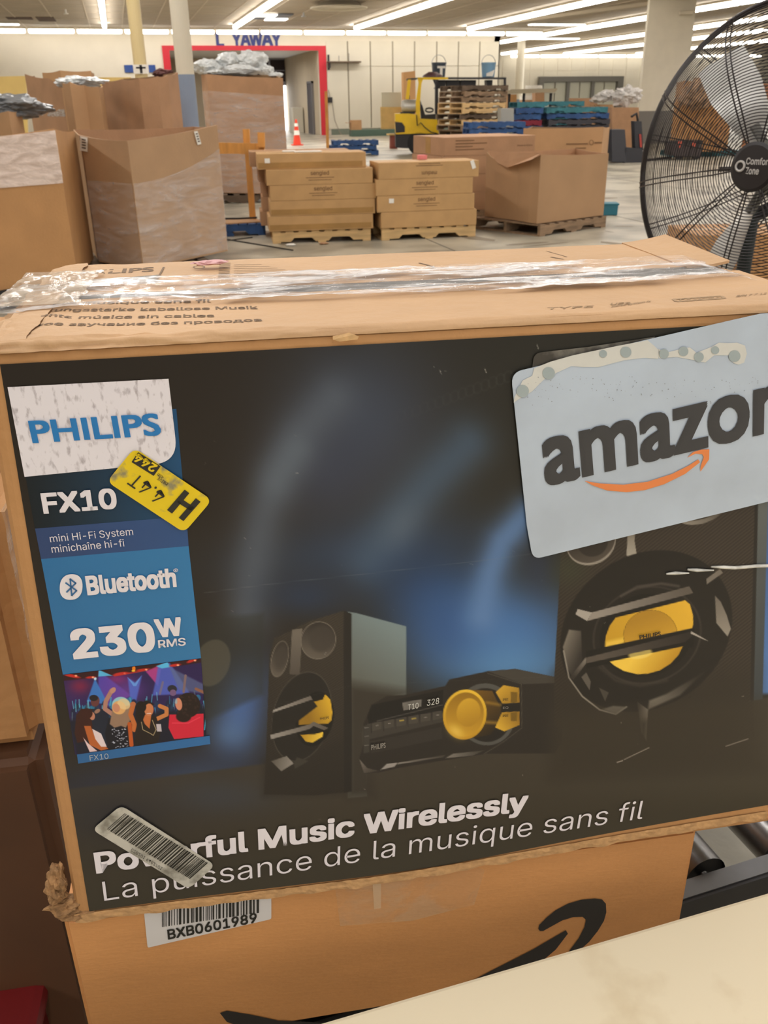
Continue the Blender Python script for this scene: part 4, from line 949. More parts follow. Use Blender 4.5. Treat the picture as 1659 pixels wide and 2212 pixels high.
mb = ttext('PHILIPS', (143, 594), (330, 585), 8.5, .03, font=None); ttube(mb, [(117, 600), (130, 585)], .0008); ttube(mb, [(335, 611), (354, 577)], .0008)
obj('back_flap_lettering', snap(mb), ti, pc, world=True)
mb = MB(); mb.add([TP(205, 603), TP(348, 592), TP(337, 609), TP(222, 609)], [(0, 1, 2, 3)])
obj('printed_block', snap(mb), M('block_grey', (128, 122, 112), .7), pc, world=True)
mb = MB()
for i in range(11): ttube(mb, [(474-i*.3, 569+i*2.9), (498-i*.3, 568+i*2.9)], .0009)
for i in range(7): ttube(mb, [(505, 572+i*3.5), (505+60+i*17, 571+i*3.4)], .0005)
ttube(mb, [(905, 567), (922, 571), (938, 577), (930, 583), (936, 578)], .0011); ttube(mb, [(1190, 553), (1217, 558)], .001); ttube(mb, [(1180, 540), (1225, 553)], .0005)
for k in range(14):
    t0_, t1_ = k*6.283/14, (k+1)*6.283/14; ttube(mb, [(430+12*math.cos(t0_), 577+2.6*math.sin(t0_)), (430+12*math.cos(t1_), 577+2.6*math.sin(t1_))], .0006)
obj('back_flap_marks', snap(mb), ti, pc, world=True)

# ------------------------------------------------------------------ plain carton underneath
lc = thing('brown_carton', 'plain brown carton with a black arrow print, underneath the printed carton', 'box', BX(.005, .12, .713), BY)
bm = bmesh.new(); bmesh.ops.create_cube(bm, size=1)
for v in bm.verts: v.co = BX((-.246 if v.co.x < 0 else .262), .007 if v.co.y < 0 else .245, .713 if v.co.z < 0 else .8705)
bmesh.ops.bevel(bm, geom=bm.edges[:], offset=.004, segments=3, affect='EDGES'); mb = MB(); mb.frombm(bm)
kb = M('kraft_brown', (206, 146, 88), .55, .08, 6, .08, 120, stretch=(1, 1, 3)); obj('carton_body', mb, kb, lc, world=True)
def LP(x, y, off=0): return Pl(x, y, BP+BN*.007, BN)-BN*off
def ldecal(name, pts, m_, off, **kw): return obj(name, MB().add([LP(x, y, off) for x, y in pts], [list(range(len(pts)))]), m_, kw.pop('parent', lc), world=True, **kw)
o = ldecal('asset_label', rnd([(311, 1968), (586, 1930), (586, 1984), (319, 2046)], 4), M('label_white', (215, 210, 205), .5), .0006, label='white asset label with a barcode and number')
mb = MB(); text_on(mb, 'BXB0601989', LP(364, 2026, .0012), LP(554, 1989, .0012), LP(362, 2006, .0012), .025); rb = random.Random(2); t = 0
while t < 1:
    w_ = rb.choice([.008, .008, .016, .024]); f0 = lambda s, y: LP(350+211*s, y-(s*31), .0012)
    mb.add([f0(t, 1965), f0(t+w_, 1965), f0(t+w_, 2000), f0(t, 2000)], [(0, 1, 2, 3)]); t += w_+rb.choice([.008, .014, .02])
obj('label_print', mb, blk, o, world=True)
bi = M('carton_black_ink', (34, 30, 28), .55)
V_ = lambda *p: pz(p, 700, 1640, 1.7299)
mb = MB()
for p in (V_((800, 632), (803, 618), (830, 590), (865, 562), (910, 538), (960, 523), (1010, 518), (1038, 522), (1052, 538), (1054, 570), (1045, 602), (1022, 640), (990, 680), (950, 716), (905, 750), (915, 715), (950, 668), (972, 625), (978, 598), (965, 587), (930, 588), (890, 600), (850, 622), (818, 640), (806, 640)),
          [(475, 2187), (490, 2182), (540, 2190), (600, 2203), (700, 2208), (850, 2186), (980, 2138), (1060, 2096), (1150, 2050), (1222, 2008), (1226, 2016), (1200, 2050), (1130, 2110), (1000, 2180), (850, 2236), (700, 2254), (580, 2238), (490, 2206)]):
    mb.add([LP(x, y, .0006) for x, y in p], [list(range(len(p)))])
obj('arrow_print', mb, bi, lc, world=True, label='black curved arrow print')
ldecal('clear_tape', V_((40, 470), (560, 395), (600, 410), (560, 540), (330, 600), (60, 620)), film('tape_on_carton', (225, 195, 155), .34, .25, 30, (1, 1, 1), .2, .45, .6, .12), .0009)
ldecal('tape_strip', V_((180, 450), (212, 446), (212, 552), (186, 556)), film('tape_strip_film', (235, 205, 165), .5, .25, 10, (1, 1, 1), .1, .2, .6, .4), .0012)

# ------------------------------------------------------------------ roller conveyor and worktable
ca_ = math.radians(3.1); CR = Vector((math.cos(ca_), math.sin(ca_), 0)); CN = Vector((-math.sin(ca_), math.cos(ca_), 0))
R0 = Pz(1481, 1940, .70); R0.z = 0; wfl = (Pz(1488, 1898, .70)-Pz(1481, 1940, .70)).dot(CN)
cv = thing('roller_conveyor', 'roller conveyor with steel rollers and black rail under the brown carton', 'conveyor', tuple(R0), ca_)
rail_s = M('rail_aluminium', (120, 120, 122), .4, .12, 12, metal=.7); rail_b = M('rail_black', (30, 28, 30), .45)
for k, y0 in enumerate((0, .52)):
    rl = obj('side_rail', MB().box(-.54, 1.3, y0, y0+wfl, .694, .70), rail_s, cv)
    obj('rail_face', MB().box(-.54, 1.3, y0-(.004 if k == 0 else -wfl), y0+(0 if k == 0 else wfl+.004), .60, .6985), rail_b, rl)
rm = bpy.data.meshes.new('roller'); mb = MB().tube([(0, wfl+.006, 0), (0, .512, 0)], .0245, 24, caps=False)
mb.tube([(0, wfl+.009, 0), (0, .505, 0)], .0235, 24); mb.tube([(0, .005, 0), (0, .53, 0)], .005, 8)
rm.from_pydata([tuple(v) for v in mb.v], [], mb.f); rm.polygons.foreach_set('use_smooth', [len(p.vertices) == 4 for p in rm.polygons]); rm.materials.append(M('roller_steel', (112, 110, 108), .33, .25, 20, metal=.95))
xr0 = (Pz(1522, 1868, .70)-R0).dot(CR)
for k in range(-5, 13): piece('roller', rm, None, cv, (xr0+k*.0985, 0, .687))
for x in (-.52, 1.2):
    for y in (.01, .54): obj('leg', MB().box(x, x+.04, y-.01, y+.03, 0, .60), rail_b, cv)
wt = thing('worktable', 'worktable with a plain cream laminate top in the lower right foreground', 'table', (.3, .1, 0), math.radians(1.4))
e0, e1 = loc2(wt, [Pz(690, 2212, .86), Pz(1659, 1925, .86)])
obj('tabletop', MB().box(-.62, 1.1, -.62, (e0.y+e1.y)/2, .838, .86, .003), M('cream_laminate', (238, 222, 190), .35, 0, 16, c2=(224, 205, 170), lo=.28, hi=.42), wt)
for x in (-.58, 1.02):
    for y in (-.58, .2): obj('leg', MB().box(x, x+.05, y, y+.05, 0, .838), dark_met, wt)

# stacked things in the gap to the left
g_ = thing('tall_carton', 'tall film wrapped brown carton close by on the left of the printed carton', 'box', BX(-.72, .7, 0), BY)
bm = bmesh.new(); bmesh.ops.create_cube(bm, size=1)
for v in bm.verts: v.co = BX(-1.1 if v.co.x < 0 else -.315, .30 if v.co.y < 0 else 1.15,   .80 if v.co.z < 0 else 1.09)
bmesh.ops.bevel(bm, geom=bm.edges[:], offset=.02, segments=3, affect='EDGES'); mb = MB(); mb.frombm(bm); obj('carton_body', mb, kraft_or, g_, world=True)
g2_ = thing('shade_tinted_carton', 'carton under the film wrapped one, tinted dark brown as shade in the left gap', 'box', tuple(BX(-.72, .7, 0)), BY)  # lower carton's dark brown stands in for the shade of the gap
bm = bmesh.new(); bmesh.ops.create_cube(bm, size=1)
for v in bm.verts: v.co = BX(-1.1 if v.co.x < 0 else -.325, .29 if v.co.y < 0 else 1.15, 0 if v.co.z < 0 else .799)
bmesh.ops.bevel(bm, geom=bm.edges[:], offset=.015, segments=3, affect='EDGES'); mb = MB(); mb.frombm(bm); obj('carton_body', mb, M('shade_tinted_board', (88, 56, 32), .7, .15, 5), g2_, world=True)
def gw(a, b): return BX(-.3125+.003*noise.noise(Vector((b*9, a*7, 3))), .30+.85*a, 1.08-.27*b)
mb = MB(); mb.grid(gw, 40, 40); obj('wrap_film', mb, wrapf, g_, world=True, smooth=True)
tb = thing('red_tote', 'red plastic tote in the dark gap at the lower left', 'tote', tuple(Pz(40, 2150, .0)*0+Vector((Pz(45, 2125, .46).x, Pz(45, 2125, .46).y, 0))), BY)
rp_ = M('red_plastic', (112, 12, 14), .5)
obj('tote_body', MB().box(-.035, .022, -.14, .02, 0, .45, .02), rp_, tb); obj('tote_rim', MB().box(-.045, .03, -.15, .03, .43, .46, .012), rp_, tb)
o = obj('pink_cloth', rough_blob(MB(), Pz(455, 567, 1.3095), .013, .005, .0016, .4, 3, 5, 3), M('pink_fabric', (214, 168, 168), .8)); tag(o, 'scrap of pink cloth at the back edge of the printed carton', 'cloth')

# ------------------------------------------------------------------ pallets, cartons and open bulk boxes
def mesh_of(name, mb, mat):
    me = bpy.data.meshes.new(name); me.from_pydata([tuple(v) for v in mb.v], [], mb.f); me.materials.append(mat); return me
W_, D_ = 1.16, 1.0
def stringer_mb(w, notch=True):
    x = w/2; z0, z1 = .016, .116
    pts = [(-x, z0), (-x+.2, z0), (-x+.24, z0+.04), (-x+.44, z0+.04), (-x+.48, z0), (x-.48, z0), (x-.44, z0+.04), (x-.24, z0+.04), (x-.2, z0), (x, z0), (x, z1), (-x, z1)]
    return MB().prism([(a, -.02, b) for a, b in pts], (0, .04, 0))
def pallet(label, loc, rz, mat=wood, w=W_, d=D_, group=None, detail=True):
    t = thing('pallet', label, 'pallet', loc, rz, group)
    sm_ = mesh_of('stringer', stringer_mb(w), mat); bm_ = mesh_of('deck_board', MB().box(-.045, .045, -d/2, d/2, 0, .016), mat)
    for y in (-d/2+.02, 0, d/2-.02): piece('stringer', sm_, None, t, (0, y, 0))
    n = 8
    for i in range(n): piece('deck_board', bm_, None, t, (-w/2+.045+i*(w-.09)/(n-1), 0, .116))
    for i in (0, 3.5, 7): piece('bottom_board', bm_, None, t, (-w/2+.045+i*(w-.09)/(n-1), 0, 0))
    return t
def carton(label, P, rz, w, d, h, mat=kraft, text=None, sub=None, sticker=None, group=None, seam=True, tx=.5, ts=.042, flip=False, name='carton'):
    """P: front left bottom corner"""
    t = thing(name, label, 'box', tuple(P), rz, group)
    obj('carton_body', MB().box(0, w, 0, d, 0, h, .006), mat, t)
    if seam: obj('tape_strip', MB().box(.0, w, d/2-.03, d/2+.03, h, h+.0012), M('tape_brown', (178, 138, 88), .35), t)
    if text:
        A = Vector((w*tx-len(text)*ts*.34, -.002, h*.62)); B = Vector((w*tx+len(text)*ts*.34, -.002, h*.62)); T = A+Vector((0, 0, ts))
        if flip: A, B, T = B+Vector((0, 0, -h*.2)), A+Vector((0, 0, -h*.2)), B+Vector((0, 0, -h*.2-ts))
        mb = MB(); text_on(mb, text, A, B, T, .01)
        for k in range(sub or 0):
            zz = (h*.62-.03-k*.024) if not flip else h*.75+k*.02; L_ = w*(.16-.03*k); mb.add([(w*tx-L_/1.2, -.002, zz), (w*tx+L_/1.2, -.002, zz), (w*tx+L_/1.2, -.002, zz+.006), (w*tx-L_/1.2, -.002, zz+.006)], [(0, 1, 2, 3)])
        obj('lettering', mb, ink, t)
    if sticker:
        x, z, a_, b_, r_ = sticker; mb = MB(); cc_, ss_ = math.cos(r_), math.sin(r_)
        mb.add([(x+p*cc_-q_*ss_, -.0025, z+p*ss_+q_*cc_) for p, q_ in ((-a_, -b_), (a_, -b_), (a_, b_), (-a_, b_))], [(0, 1, 2, 3)]); obj('sticker', mb, paper, t)
    return t
def openbox(label, corners, z0, mat=kraft, mat_in=kraft_in, wrap=None, film_=None, back=None, depth=1.0, rimj=None, name='bulk_box', cat='box', th=.014, flapmarks=True, group=None):
    """corners: [(px, py, D)] visible rim points left to right; walls are real double-sided boards"""
    top = [Pd(*c) for c in corners]; c0, c1 = top[0], top[-1]
    if back is None:
        if len(top) >= 3 and corners[1][2] < corners[0][2]: mid = top[len(top)//2]; bk = [c1+(c0-mid)]
        else:
            e = (c1-c0); e.z = 0; e.normalize(); nn = Vector((-e.y, e.x, 0))*depth; bk = [c1+nn, c0+nn]
    else: bk = [Pd(*c) for c in back]
    for b_ in bk: b_.z = (c0.z+c1.z)/2
    ring = top+bk; cen = sum(ring, Vector())/len(ring)
    t = thing(name, label, cat, (cen.x, cen.y, z0), 0, group)
    inn = []
    for p in ring:
        d = Vector((cen.x-p.x, cen.y-p.y, 0)).normalized(); inn.append(p+d*th)
    N = len(ring); mb = MB(); mi = MB()
    for i in range(N):
        j = (i+1) % N; a_, b_ = ring[i], ring[j]; ai, bi_ = inn[i], inn[j]
        S = 8
        def lerp(p, q_, s, z=None, sag=0):
            r = p.lerp(q_, s)
            if z is not None: r.z = z
            return r
        for s in range(S):
            s0, s1 = s/S, (s+1)/S
            sg = lambda s: -.012*math.sin(s*math.pi)
            ja = Vector((0, 0, sg(s0))); jb = Vector((0, 0, sg(s1)))
            A0, B0 = lerp(a_, b_, s0)+ja, lerp(a_, b_, s1)+jb; A1, B1 = lerp(ai, bi_, s0)+ja, lerp(ai, bi_, s1)+jb
            Az, Bz = lerp(a_, b_, s0, z0), lerp(a_, b_, s1, z0); Iz, Jz = lerp(ai, bi_, s0, z0+.01), lerp(ai, bi_, s1, z0+.01)
            mb.add([A0, B0, B1, A1, Az, Bz], [(4, 5, 1, 0), (0, 1, 2, 3)]); mi.add([A1, B1, Jz, Iz], [(0, 1, 2, 3)])
    mb.add([Vector((p.x, p.y, z0)) for p in ring], [list(range(N))[::-1]])
    bd = obj('box_wall', mb, mat, t, world=True)
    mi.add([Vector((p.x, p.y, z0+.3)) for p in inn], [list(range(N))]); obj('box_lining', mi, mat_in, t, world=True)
    if wrap:
        zt_, zb_ = wrap; wm = MB(); k = 0
        for i in range(len(top)-1 if True else N):
            a_, b_ = ring[i], ring[i+1]; e = (b_-a_); e.z = 0; e.normalize(); o_ = Vector((e.y, -e.x, 0))
            def fn(s, v):
                p = a_.lerp(b_, s); h_ = zt_(s, i)-(zt_(s, i)-zb_)*v; p.z = h_
                return p+o_*(.006+.005*noise.noise(Vector((p.x*5, p.y*5, h_*26))))
            wm.grid(fn, 24, 60)
        obj('wrap_film', wm, film_ or wrapf, t, world=True, smooth=True)
    return t
# left front box and its black pallet
C2 = Pz(168, 600, .15); C0 = Pz(0, 627, .15); e = (C2-C0).normalized(); Cl = C2-e*1.25
rl_ = Pd(130, 278, (C2.x*HD.x+C2.y*HD.y)).z
def topc(P, z):
    x, y = proj((P.x, P.y, z)); return (x, y, P.x*HD.x+P.y*HD.y)
A_l, A_r = topc(Cl, 1.19), topc(C2, rl_)
openbox('large orange brown bulk box with pale wrapped top band at left edge', [A_l, A_r], .15, kraft_or, wrap=(lambda s, i: 1.19+(rl_-1.19)*s-.01, .88), film_=film('dense_wrap', (236, 214, 200), .92, .25, 7, (1, 1, 3), .5, .35, .65, .62), back=[(160, 271, A_r[2]+1.0), (-150, 268, A_l[2]+1.0)])
e2 = Vector((-e.y, e.x, 0))
ppm_ = thing('pallet', 'black plastic pallet under the left front bulk box', 'pallet', (C2.x, C2.y, 0), math.atan2(e.y, e.x))
obj('deck_plate', MB().box(-1.27, .02, -.03, 1.05, .11, .149), black_pl, ppm_)
for x in (-1.25, -.7, -.12): obj('runner', MB().box(x, x+.12, -.02, 1.03, 0, .11), black_pl, ppm_)
# centre-left open box with shiny wrap
t = openbox('big open bulk box with shiny stretch wrap and two white labels, left of carton stacks', [(174, 293, 8.2), (275, 304, 7.75), (469, 270, 8.75)], .145, M('kraft_bulk', (176, 140, 104), .75, .06, 3, .12, 50), kraft_dk, back=[(420, 269, 9.7), (157, 272, 9.1)],
    wrap=(lambda s, i: (.84 if i == 0 else .84+.22*s**2), .16), film_=wrapf2)
for (x, y, a_, b_) in ((181, 311, 14, 34), (429, 297, 13, 28)):
    i = 0 if x < 275 else 1; c = [(174, 293, 8.2), (275, 304, 7.75), (469, 270, 8.75)]; p, q_ = Pd(*c[i]), Pd(*c[i+1]); ee = (q_-p); ee.z = 0; ee.normalize(); on = Vector((ee.y, -ee.x, 0))
    pl = p+on*.012; f_ = lambda X_, Y_: Pl(X_, Y_, pl, on)
    if i == 0: sk = [(x-8, y-17), (x+8, y-14), (x+8, y+17), (x-8, y+14)]
    else: sk = [(x-10, y-13), (x-2, y-14), (x+6, y+14), (x-2, y+16)]
    ob_ = obj('sticker', MB().add([f_(*s) for s in sk], [(0, 1, 2, 3)]), paper, t, world=True)
    mb = MB()
    for k in range(4):
        u0 = .15+k*.19; m2 = lambda s, v: f_(*(Vector(sk[0])*(1-s)*(1-v)+Vector(sk[1])*s*(1-v)+Vector(sk[2])*s*v+Vector(sk[3])*(1-s)*v))
        mb.add([m2(.25, u0)+on*.002, m2(.8, u0)+on*.002, m2(.8, u0+.1)+on*.002, m2(.25, u0+.1)+on*.002], [(0, 1, 2, 3)])
    obj('label_print', mb, ink_dk, ob_, world=True)
pB = Pd(300, 500, 8.35); pallet('wooden pallet hidden under the big open bulk box', (pB.x+.05, pB.y+.05, 0), math.radians(8), wood_dk, 1.0, .9)
# back row of boxes on the left
t = openbox('brown bulk box with a loose wrap band, second row at the left', [(53, 160, 10.9), (74, 164, 10.75), (76, 169, 10.7), (132, 182, 10.2)], .0, kraft_dk, depth=.9,
    wrap=(lambda s, i: 1.40, 1.33), film_=film('twisted_wrap', (225, 215, 205), .9, .2, 20, (1, 1, 4), .9, .4, .6, .3))
openbox('narrow creased bulk box between the two back row boxes on the left', [(134, 180, 9.9), (150, 177, 9.75), (182, 184, 9.85), (213, 187, 9.8), (222, 186, 10.1)], .0, kraft_far, depth=.5)
t = openbox('wide curved brown bulk box just left of the white steel column', [(219, 176, 10.9), (262, 172, 10.45), (300, 169, 10.2), (340, 165, 10.2), (362, 162, 10.35), (384, 156, 10.7)], .0, kraft_dk, depth=1.0)
openbox('box top peeking over the back row boxes at the far left', [(91, 157, 13.2), (130, 152, 13.0), (196, 153, 13.2), (203, 158, 13.6)], .0, kraft_far, depth=.9)
openbox('brown bulk box with grey sheeting at the far left edge', [(-70, 250, 9.3), (18, 240, 8.9), (46, 238, 9.3)], .0, kraft_far, depth=.9)
def crumple(name, label, cat, px, D, rx, ry, rz, mat, seed, amp=.32, sc=1.6):
    c = Pd(*px, D); t = obj(name, rough_blob(MB(), (0, 0, 0), rx, ry, rz, amp, sc, seed, 5), mat); t.location = c; t.rotation_euler = (0, 0, YAW); return tag(t, label, cat)
crumple('plastic_sheet', 'grey plastic sheeting heaped on the bulk box at the far left edge', 'plastic', (8, 232), 9.35, .38, .3, .11, bagg, 3)
crumple('plastic_scrap', 'white plastic film draped over the narrow creased box', 'plastic', (172, 178), 10.3, .22, .2, .05, bagw, 6, .5)
crumple('fabric_bundle', 'dark maroon and grey bundle on top of the wide curved box', 'bundle', (352, 160), 11.0, .10, .12, .05, M('maroon_cloth', (88, 50, 46), .8), 4)
o = obj('yellow_board', MB().prism([Pd(-30, 166, 20), Pd(55, 164, 20), Pd(62, 370, 20), Pd(-20, 370, 20)], HD*.05), M('board_yellow', (214, 184, 112), .6, .05, 2)); tag(o, 'large pale yellow board standing behind the far left boxes', 'board')
o = obj('yellow_board', MB().prism([Pd(195, 167, 15.5), Pd(282, 167, 15.5), Pd(286, 430, 15.5), Pd(202, 431, 15.5)], HD*.05), MATS['board_yellow']); tag(o, 'pale yellow board behind the wide curved box left of the thin pole', 'board')
# wrapped box with plastic bags in front of the doorway
t = openbox('tall stretch wrapped bulk box heaped with plastic bags in front of the red doorway', [(434, 158, 15.4), (446, 160, 15.0), (611, 168, 14.6)], .14, kraft_dk, wrap=(lambda s, i: 1.62 if i == 0 else 1.62-.09*s, .15), film_=wrapf2, depth=1.1)
for i, (x, y, rx, rz_) in enumerate(((446, 145, .2, .10), (496, 137, .22, .15), (543, 135, .24, .15), (520, 152, .26, .07), (572, 152, .13, .07), (596, 162, .10, .035), (468, 157, .16, .045))):
    crumple('plastic_bag', ['leftmost white plastic bag on the wrapped box in the doorway', 'tall white plastic bag on the wrapped box, second from left', 'highest puffy plastic bag on the wrapped box in the doorway', 'broad plastic bag in the middle of the wrapped box top', 'white plastic bag right of the highest one on the wrapped box', 'small plastic bag at the right rim of the wrapped box', 'low plastic bag at the left rim of the wrapped box'][i], 'bag', (x, y), (15.3, 15.55, 15.5, 15.1, 15.45, 15.0, 15.15)[i], rx, (.22, .22, .22, .16, .18, .12, .16)[i], rz_, bagw, 20+i, .28)
pE = Pd(525, 440, 15.2); pallet('dark pallet under the tall wrapped box', (pE.x, pE.y+.1, 0), YAW+math.radians(10), wood_dk, 1.4, 1.1)

# carton stacks
P1 = Pz(590, 527, 0); P1r = Pz(801, 519.5, 0); y1 = math.atan2(P1r.y-P1.y, P1r.x-P1.x); w1_ = (P1r-P1).length
U1 = Vector((math.cos(y1), math.sin(y1), 0)); N1 = Vector((-math.sin(y1), math.cos(y1), 0))
pc1 = P1+U1*w1_/2+N1*.5; pallet('pale wooden pallet under the left carton stack', (pc1.x, pc1.y, 0), y1, wood, w1_, 1.0)
hz = (Pd(690, 331, P1.x*HD.x+P1.y*HD.y).z-.134)/5; lv = [(-.035, 'bottom carton of the left stack, crushed and faded', None), (-.01, 'second lowest carton of the left stack with brown tape band', None), (.0, 'middle carton of the left stack with grey lettering', 'sengled'), (-.03, 'upper printed carton of the left stack, second from the top', 'sengled'), (-.115, 'topmost carton of the left stack, shifted left with a small white label', None)]
for k, (dx, lb, tx_) in enumerate(lv):
    P = P1+U1*(dx+.0)+N1*(.0+(.04 if k == 4 else -.02)); P.z = .134+k*hz
    c = carton(lb, P, y1, 1.17 if k < 4 else 1.19, .52, hz-.001, kraft, tx_, 2 if tx_ else None, (.11, .09, .028, .024, 0) if k == 4 else None)
    if k in (0, 1, 4): obj('worn_band', MB().box(.01, 1.15, -.0015, 0, .012, .07), M('band_brown', (162, 122, 66), .6, .15, 3), c)
    P = P1+U1*(dx-.07)+N1*(.54 if k < 4 else .59); P.z = .134+k*hz
    carton('rear carton of the left stack, %s level' % ['lowest', 'second', 'third', 'fourth', 'top'][k], P, y1, 1.15, .47, hz-.001, kraft_dk, seam=True)
Pt = P1+U1*.25+N1*.3; zt_ = .134+5*hz
for (dx, dy, w_, lb) in ((.2, -.1, .3, 'white paper sheet lying on the left carton stack'), (.0, .05, .14, 'crumpled white paper at the left end of the carton stack top')):
    o = obj('paper_sheet', MB().box(-w_/2, w_/2, -.07, .07, 0, .012, .003), paper); o.location = Pt+U1*dx+N1*dy+Vector((0, 0, zt_+.0015)); o.rotation_euler = (0, 0, y1+.2*dx); tag(o, lb, 'paper')
P2 = Pz(825, 520, 0); P2r = Pz(1027, 511, 0); y2 = math.atan2(P2r.y-P2.y, P2r.x-P2.x); w2_ = (P2r-P2).length
U2 = Vector((math.cos(y2), math.sin(y2), 0)); N2 = Vector((-math.sin(y2), math.cos(y2), 0))
pc2 = P2+U2*w2_/2+N2*.5; pallet('pale wooden pallet under the right carton stack', (pc2.x, pc2.y, 0), y2, wood, w2_, 1.0)
hz2 = (Pd(925, 350, P2.x*HD.x+P2.y*HD.y).z-.134)/4; print('HZ', hz, hz2)
for k, (dx, w_, lb, tx_, fl, stk) in enumerate(((-.01, 1.12, 'bottom carton of the right stack, slightly crushed', None, 0, None), (-.05, 1.13, 'carton of the right stack with a square white label', 'sengled', 0, (.16, .12, .028, .024, 0)), (-.065, 1.12, 'printed carton of the right stack, second from the top', 'sengled', 0, None), (-.03, 1.15, 'topmost carton of the right stack with upside down print', 'medium', 1, (1.08, .13, .022, .045, .35)))):
    P = P2+U2*dx+N2*(-.02); P.z = .134+k*hz2; carton(lb, P, y2, w_, .5, hz2-.001, kraft, tx_, 2 if tx_ else None, stk, flip=bool(fl))
    P = P2+U2*(dx-.02)+N2*.52; P.z = .134+k*hz2
    if k < 3: carton('rear carton of the right stack, %s level' % ['lowest', 'second', 'third'][k], P, y2, 1.1, .45, hz2-.001, kraft_dk)
o = obj('pink_sponge', MB().box(-.05, .05, -.04, .04, 0, .05, .008), M('pink_foam', (226, 132, 130), .8)); P = P2+U2*.56+N2*.36; o.location = (P.x, P.y, .134+4*hz2+.0005); tag(o, 'small pink foam piece on top of the right carton stack', 'foam')
# printed cartons behind
c_ = Pd(959, 297, 11.9); c2_ = Pd(1157, 293, 12.35); y3 = math.atan2(c2_.y-c_.y, c2_.x-c_.x); w3 = math.hypot(c2_.x-c_.x, c2_.y-c_.y)
pcb = Vector((c_.x, c_.y, 0)); U3 = Vector((math.cos(y3), math.sin(y3), 0)); N3 = Vector((-math.sin(y3), math.cos(y3), 0))
pp = pcb+U3*w3/2+N3*.45; pallet('weathered pallet under the back carton stack', (pp.x, pp.y, 0), y3, wood_old, w3, .95)
hh = (c_.z-.134)/4
for k in range(4):
    P = pcb+U3*(.0 if k % 2 else -.02)+N3*.0; P.z = .134+k*hh
    c = carton(['lowest carton of the back stack', 'second lowest carton of the back stack', 'third carton of the back stack, under the printed top one', 'topmost long carton of the back stack with printed lines'][k], P, y3, w3, 1.0, hh-.001, kraft_dk)
    if k == 3:
        mb = MB()
        for r, L_ in enumerate((.26, .44, .24, .40)): mb.add([(.16, -.002, hh*.78-r*.035), (.16+L_, -.002, hh*.78-r*.035), (.16+L_, -.002, hh*.78-r*.035+.012), (.16, -.002, hh*.78-r*.035+.012)], [(0, 1, 2, 3)])
        text_on(mb, 'Made in China', Vector((w3*.8, -.002, hh*.42)), Vector((w3*.97, -.002, hh*.42)), Vector((w3*.8, -.002, hh*.42+.02)), .01)
        obj('lettering', mb, ink, c); obj('side_tape', MB().box(-.002, 0, .42, .58, .02, hh-.01), MATS['band_brown'], c)
# torn open box on pallet
g0, g1, g2 = Pz(1045, 492, 0), Pz(1166, 511.5, 0), Pz(1308, 490.5, 0)
Dl, Df_, Dr = [p.x*HD.x+p.y*HD.y for p in (g0, g1, g2)]
t = openbox('torn open brown bulk box standing on a wooden pallet right of the carton stacks', [(1051, 328, Dl), (1070, 344, Dl-.16), (1092, 360, Dl-.32), (1120, 352, Dl-.5), (1148, 340, Dl-.72), (1168, 334, Df_+.03), (1315, 331, Dr)], .14, M('kraft_torn', (168, 132, 96), .8, .05, 3), kraft_dk, back=[(1245, 316, Dr+.95)])
fl_ = MB().add([Pd(1055, 326, Dl-.02), Pd(1168, 331, Df_), Pd(1150, 344, Df_-.05), Pd(1095, 362, Dl-.42), Pd(1075, 352, Dl-.25)], [(0, 1, 2, 3, 4)]); fl_.add([v+HD*.012 for v in fl_.v], [(4, 3, 2, 1, 0)]); obj('torn_flap', fl_, kraft_dk, t, world=True, label='torn flap folded outward')
yl = math.atan2((g2-g1).y, (g2-g1).x); Ug = (g2-g1).normalized(); Ng = Vector((-Ug.y, Ug.x, 0)); wg = (g2-g1).length; pg_ = g1+Ug*wg/2+Ng*.55
pallet('wooden pallet under the torn open box', (pg_.x, pg_.y, 0), yl, wood_old, wg, 1.1)
t = openbox('orange brown box standing behind the torn box, printed along its upper edge', [(1131, 277, 14.0), (1304, 274, 13.2), (1317, 275, 13.6)], 0, kraft_far, back=[(1150, 270, 14.8)])
mb = MB(); pa, pb = Pd(1131, 277, 14.0), Pd(1304, 274, 13.2); ee = (pb-pa); ee.z = 0; ee.normalize(); on = Vector((ee.y, -ee.x, 0)); f_ = lambda X_, Y_: Pl(X_, Y_, pa+on*.006, on)
for (x0, x1, y_) in ((1223, 1270, 310), (1243, 1266, 319)): mb.add([f_(x0, y_), f_(x1, y_-.5), f_(x1, y_+2), f_(x0, y_+2.5)], [(0, 1, 2, 3)])
for k in range(14): t0, t1 = k*.4488, (k+1)*.4488; mb.add([f_(1277.5+5*math.cos(t0), 308+6*math.sin(t0)), f_(1277.5+5*math.cos(t1), 308+6*math.sin(t1)), f_(1277.5+3.6*math.cos(t1), 308+4.6*math.sin(t1)), f_(1277.5+3.6*math.cos(t0), 308+4.6*math.sin(t0))], [(0, 1, 2, 3)])
mb.add([f_(1284, 307), f_(1300, 306.5), f_(1300, 309.5), f_(1284, 310)], [(0, 1, 2, 3)]); obj('lettering', mb, ink, t, world=True)
P = Pz(1320, 466, 0); t = thing('teal_bin', 'small teal plastic bin on the floor behind the torn box', 'bin', (P.x, P.y+.15, 0), math.radians(-20))
tp = M('teal_plastic', (36, 110, 128), .5); obj('bin_body', MB().box(-.17, .14, -.12, .12, 0, .14, .015), tp, t); obj('bin_rim', MB().box(-.18, .15, -.13, .13, .13, .155, .006), tp, t)

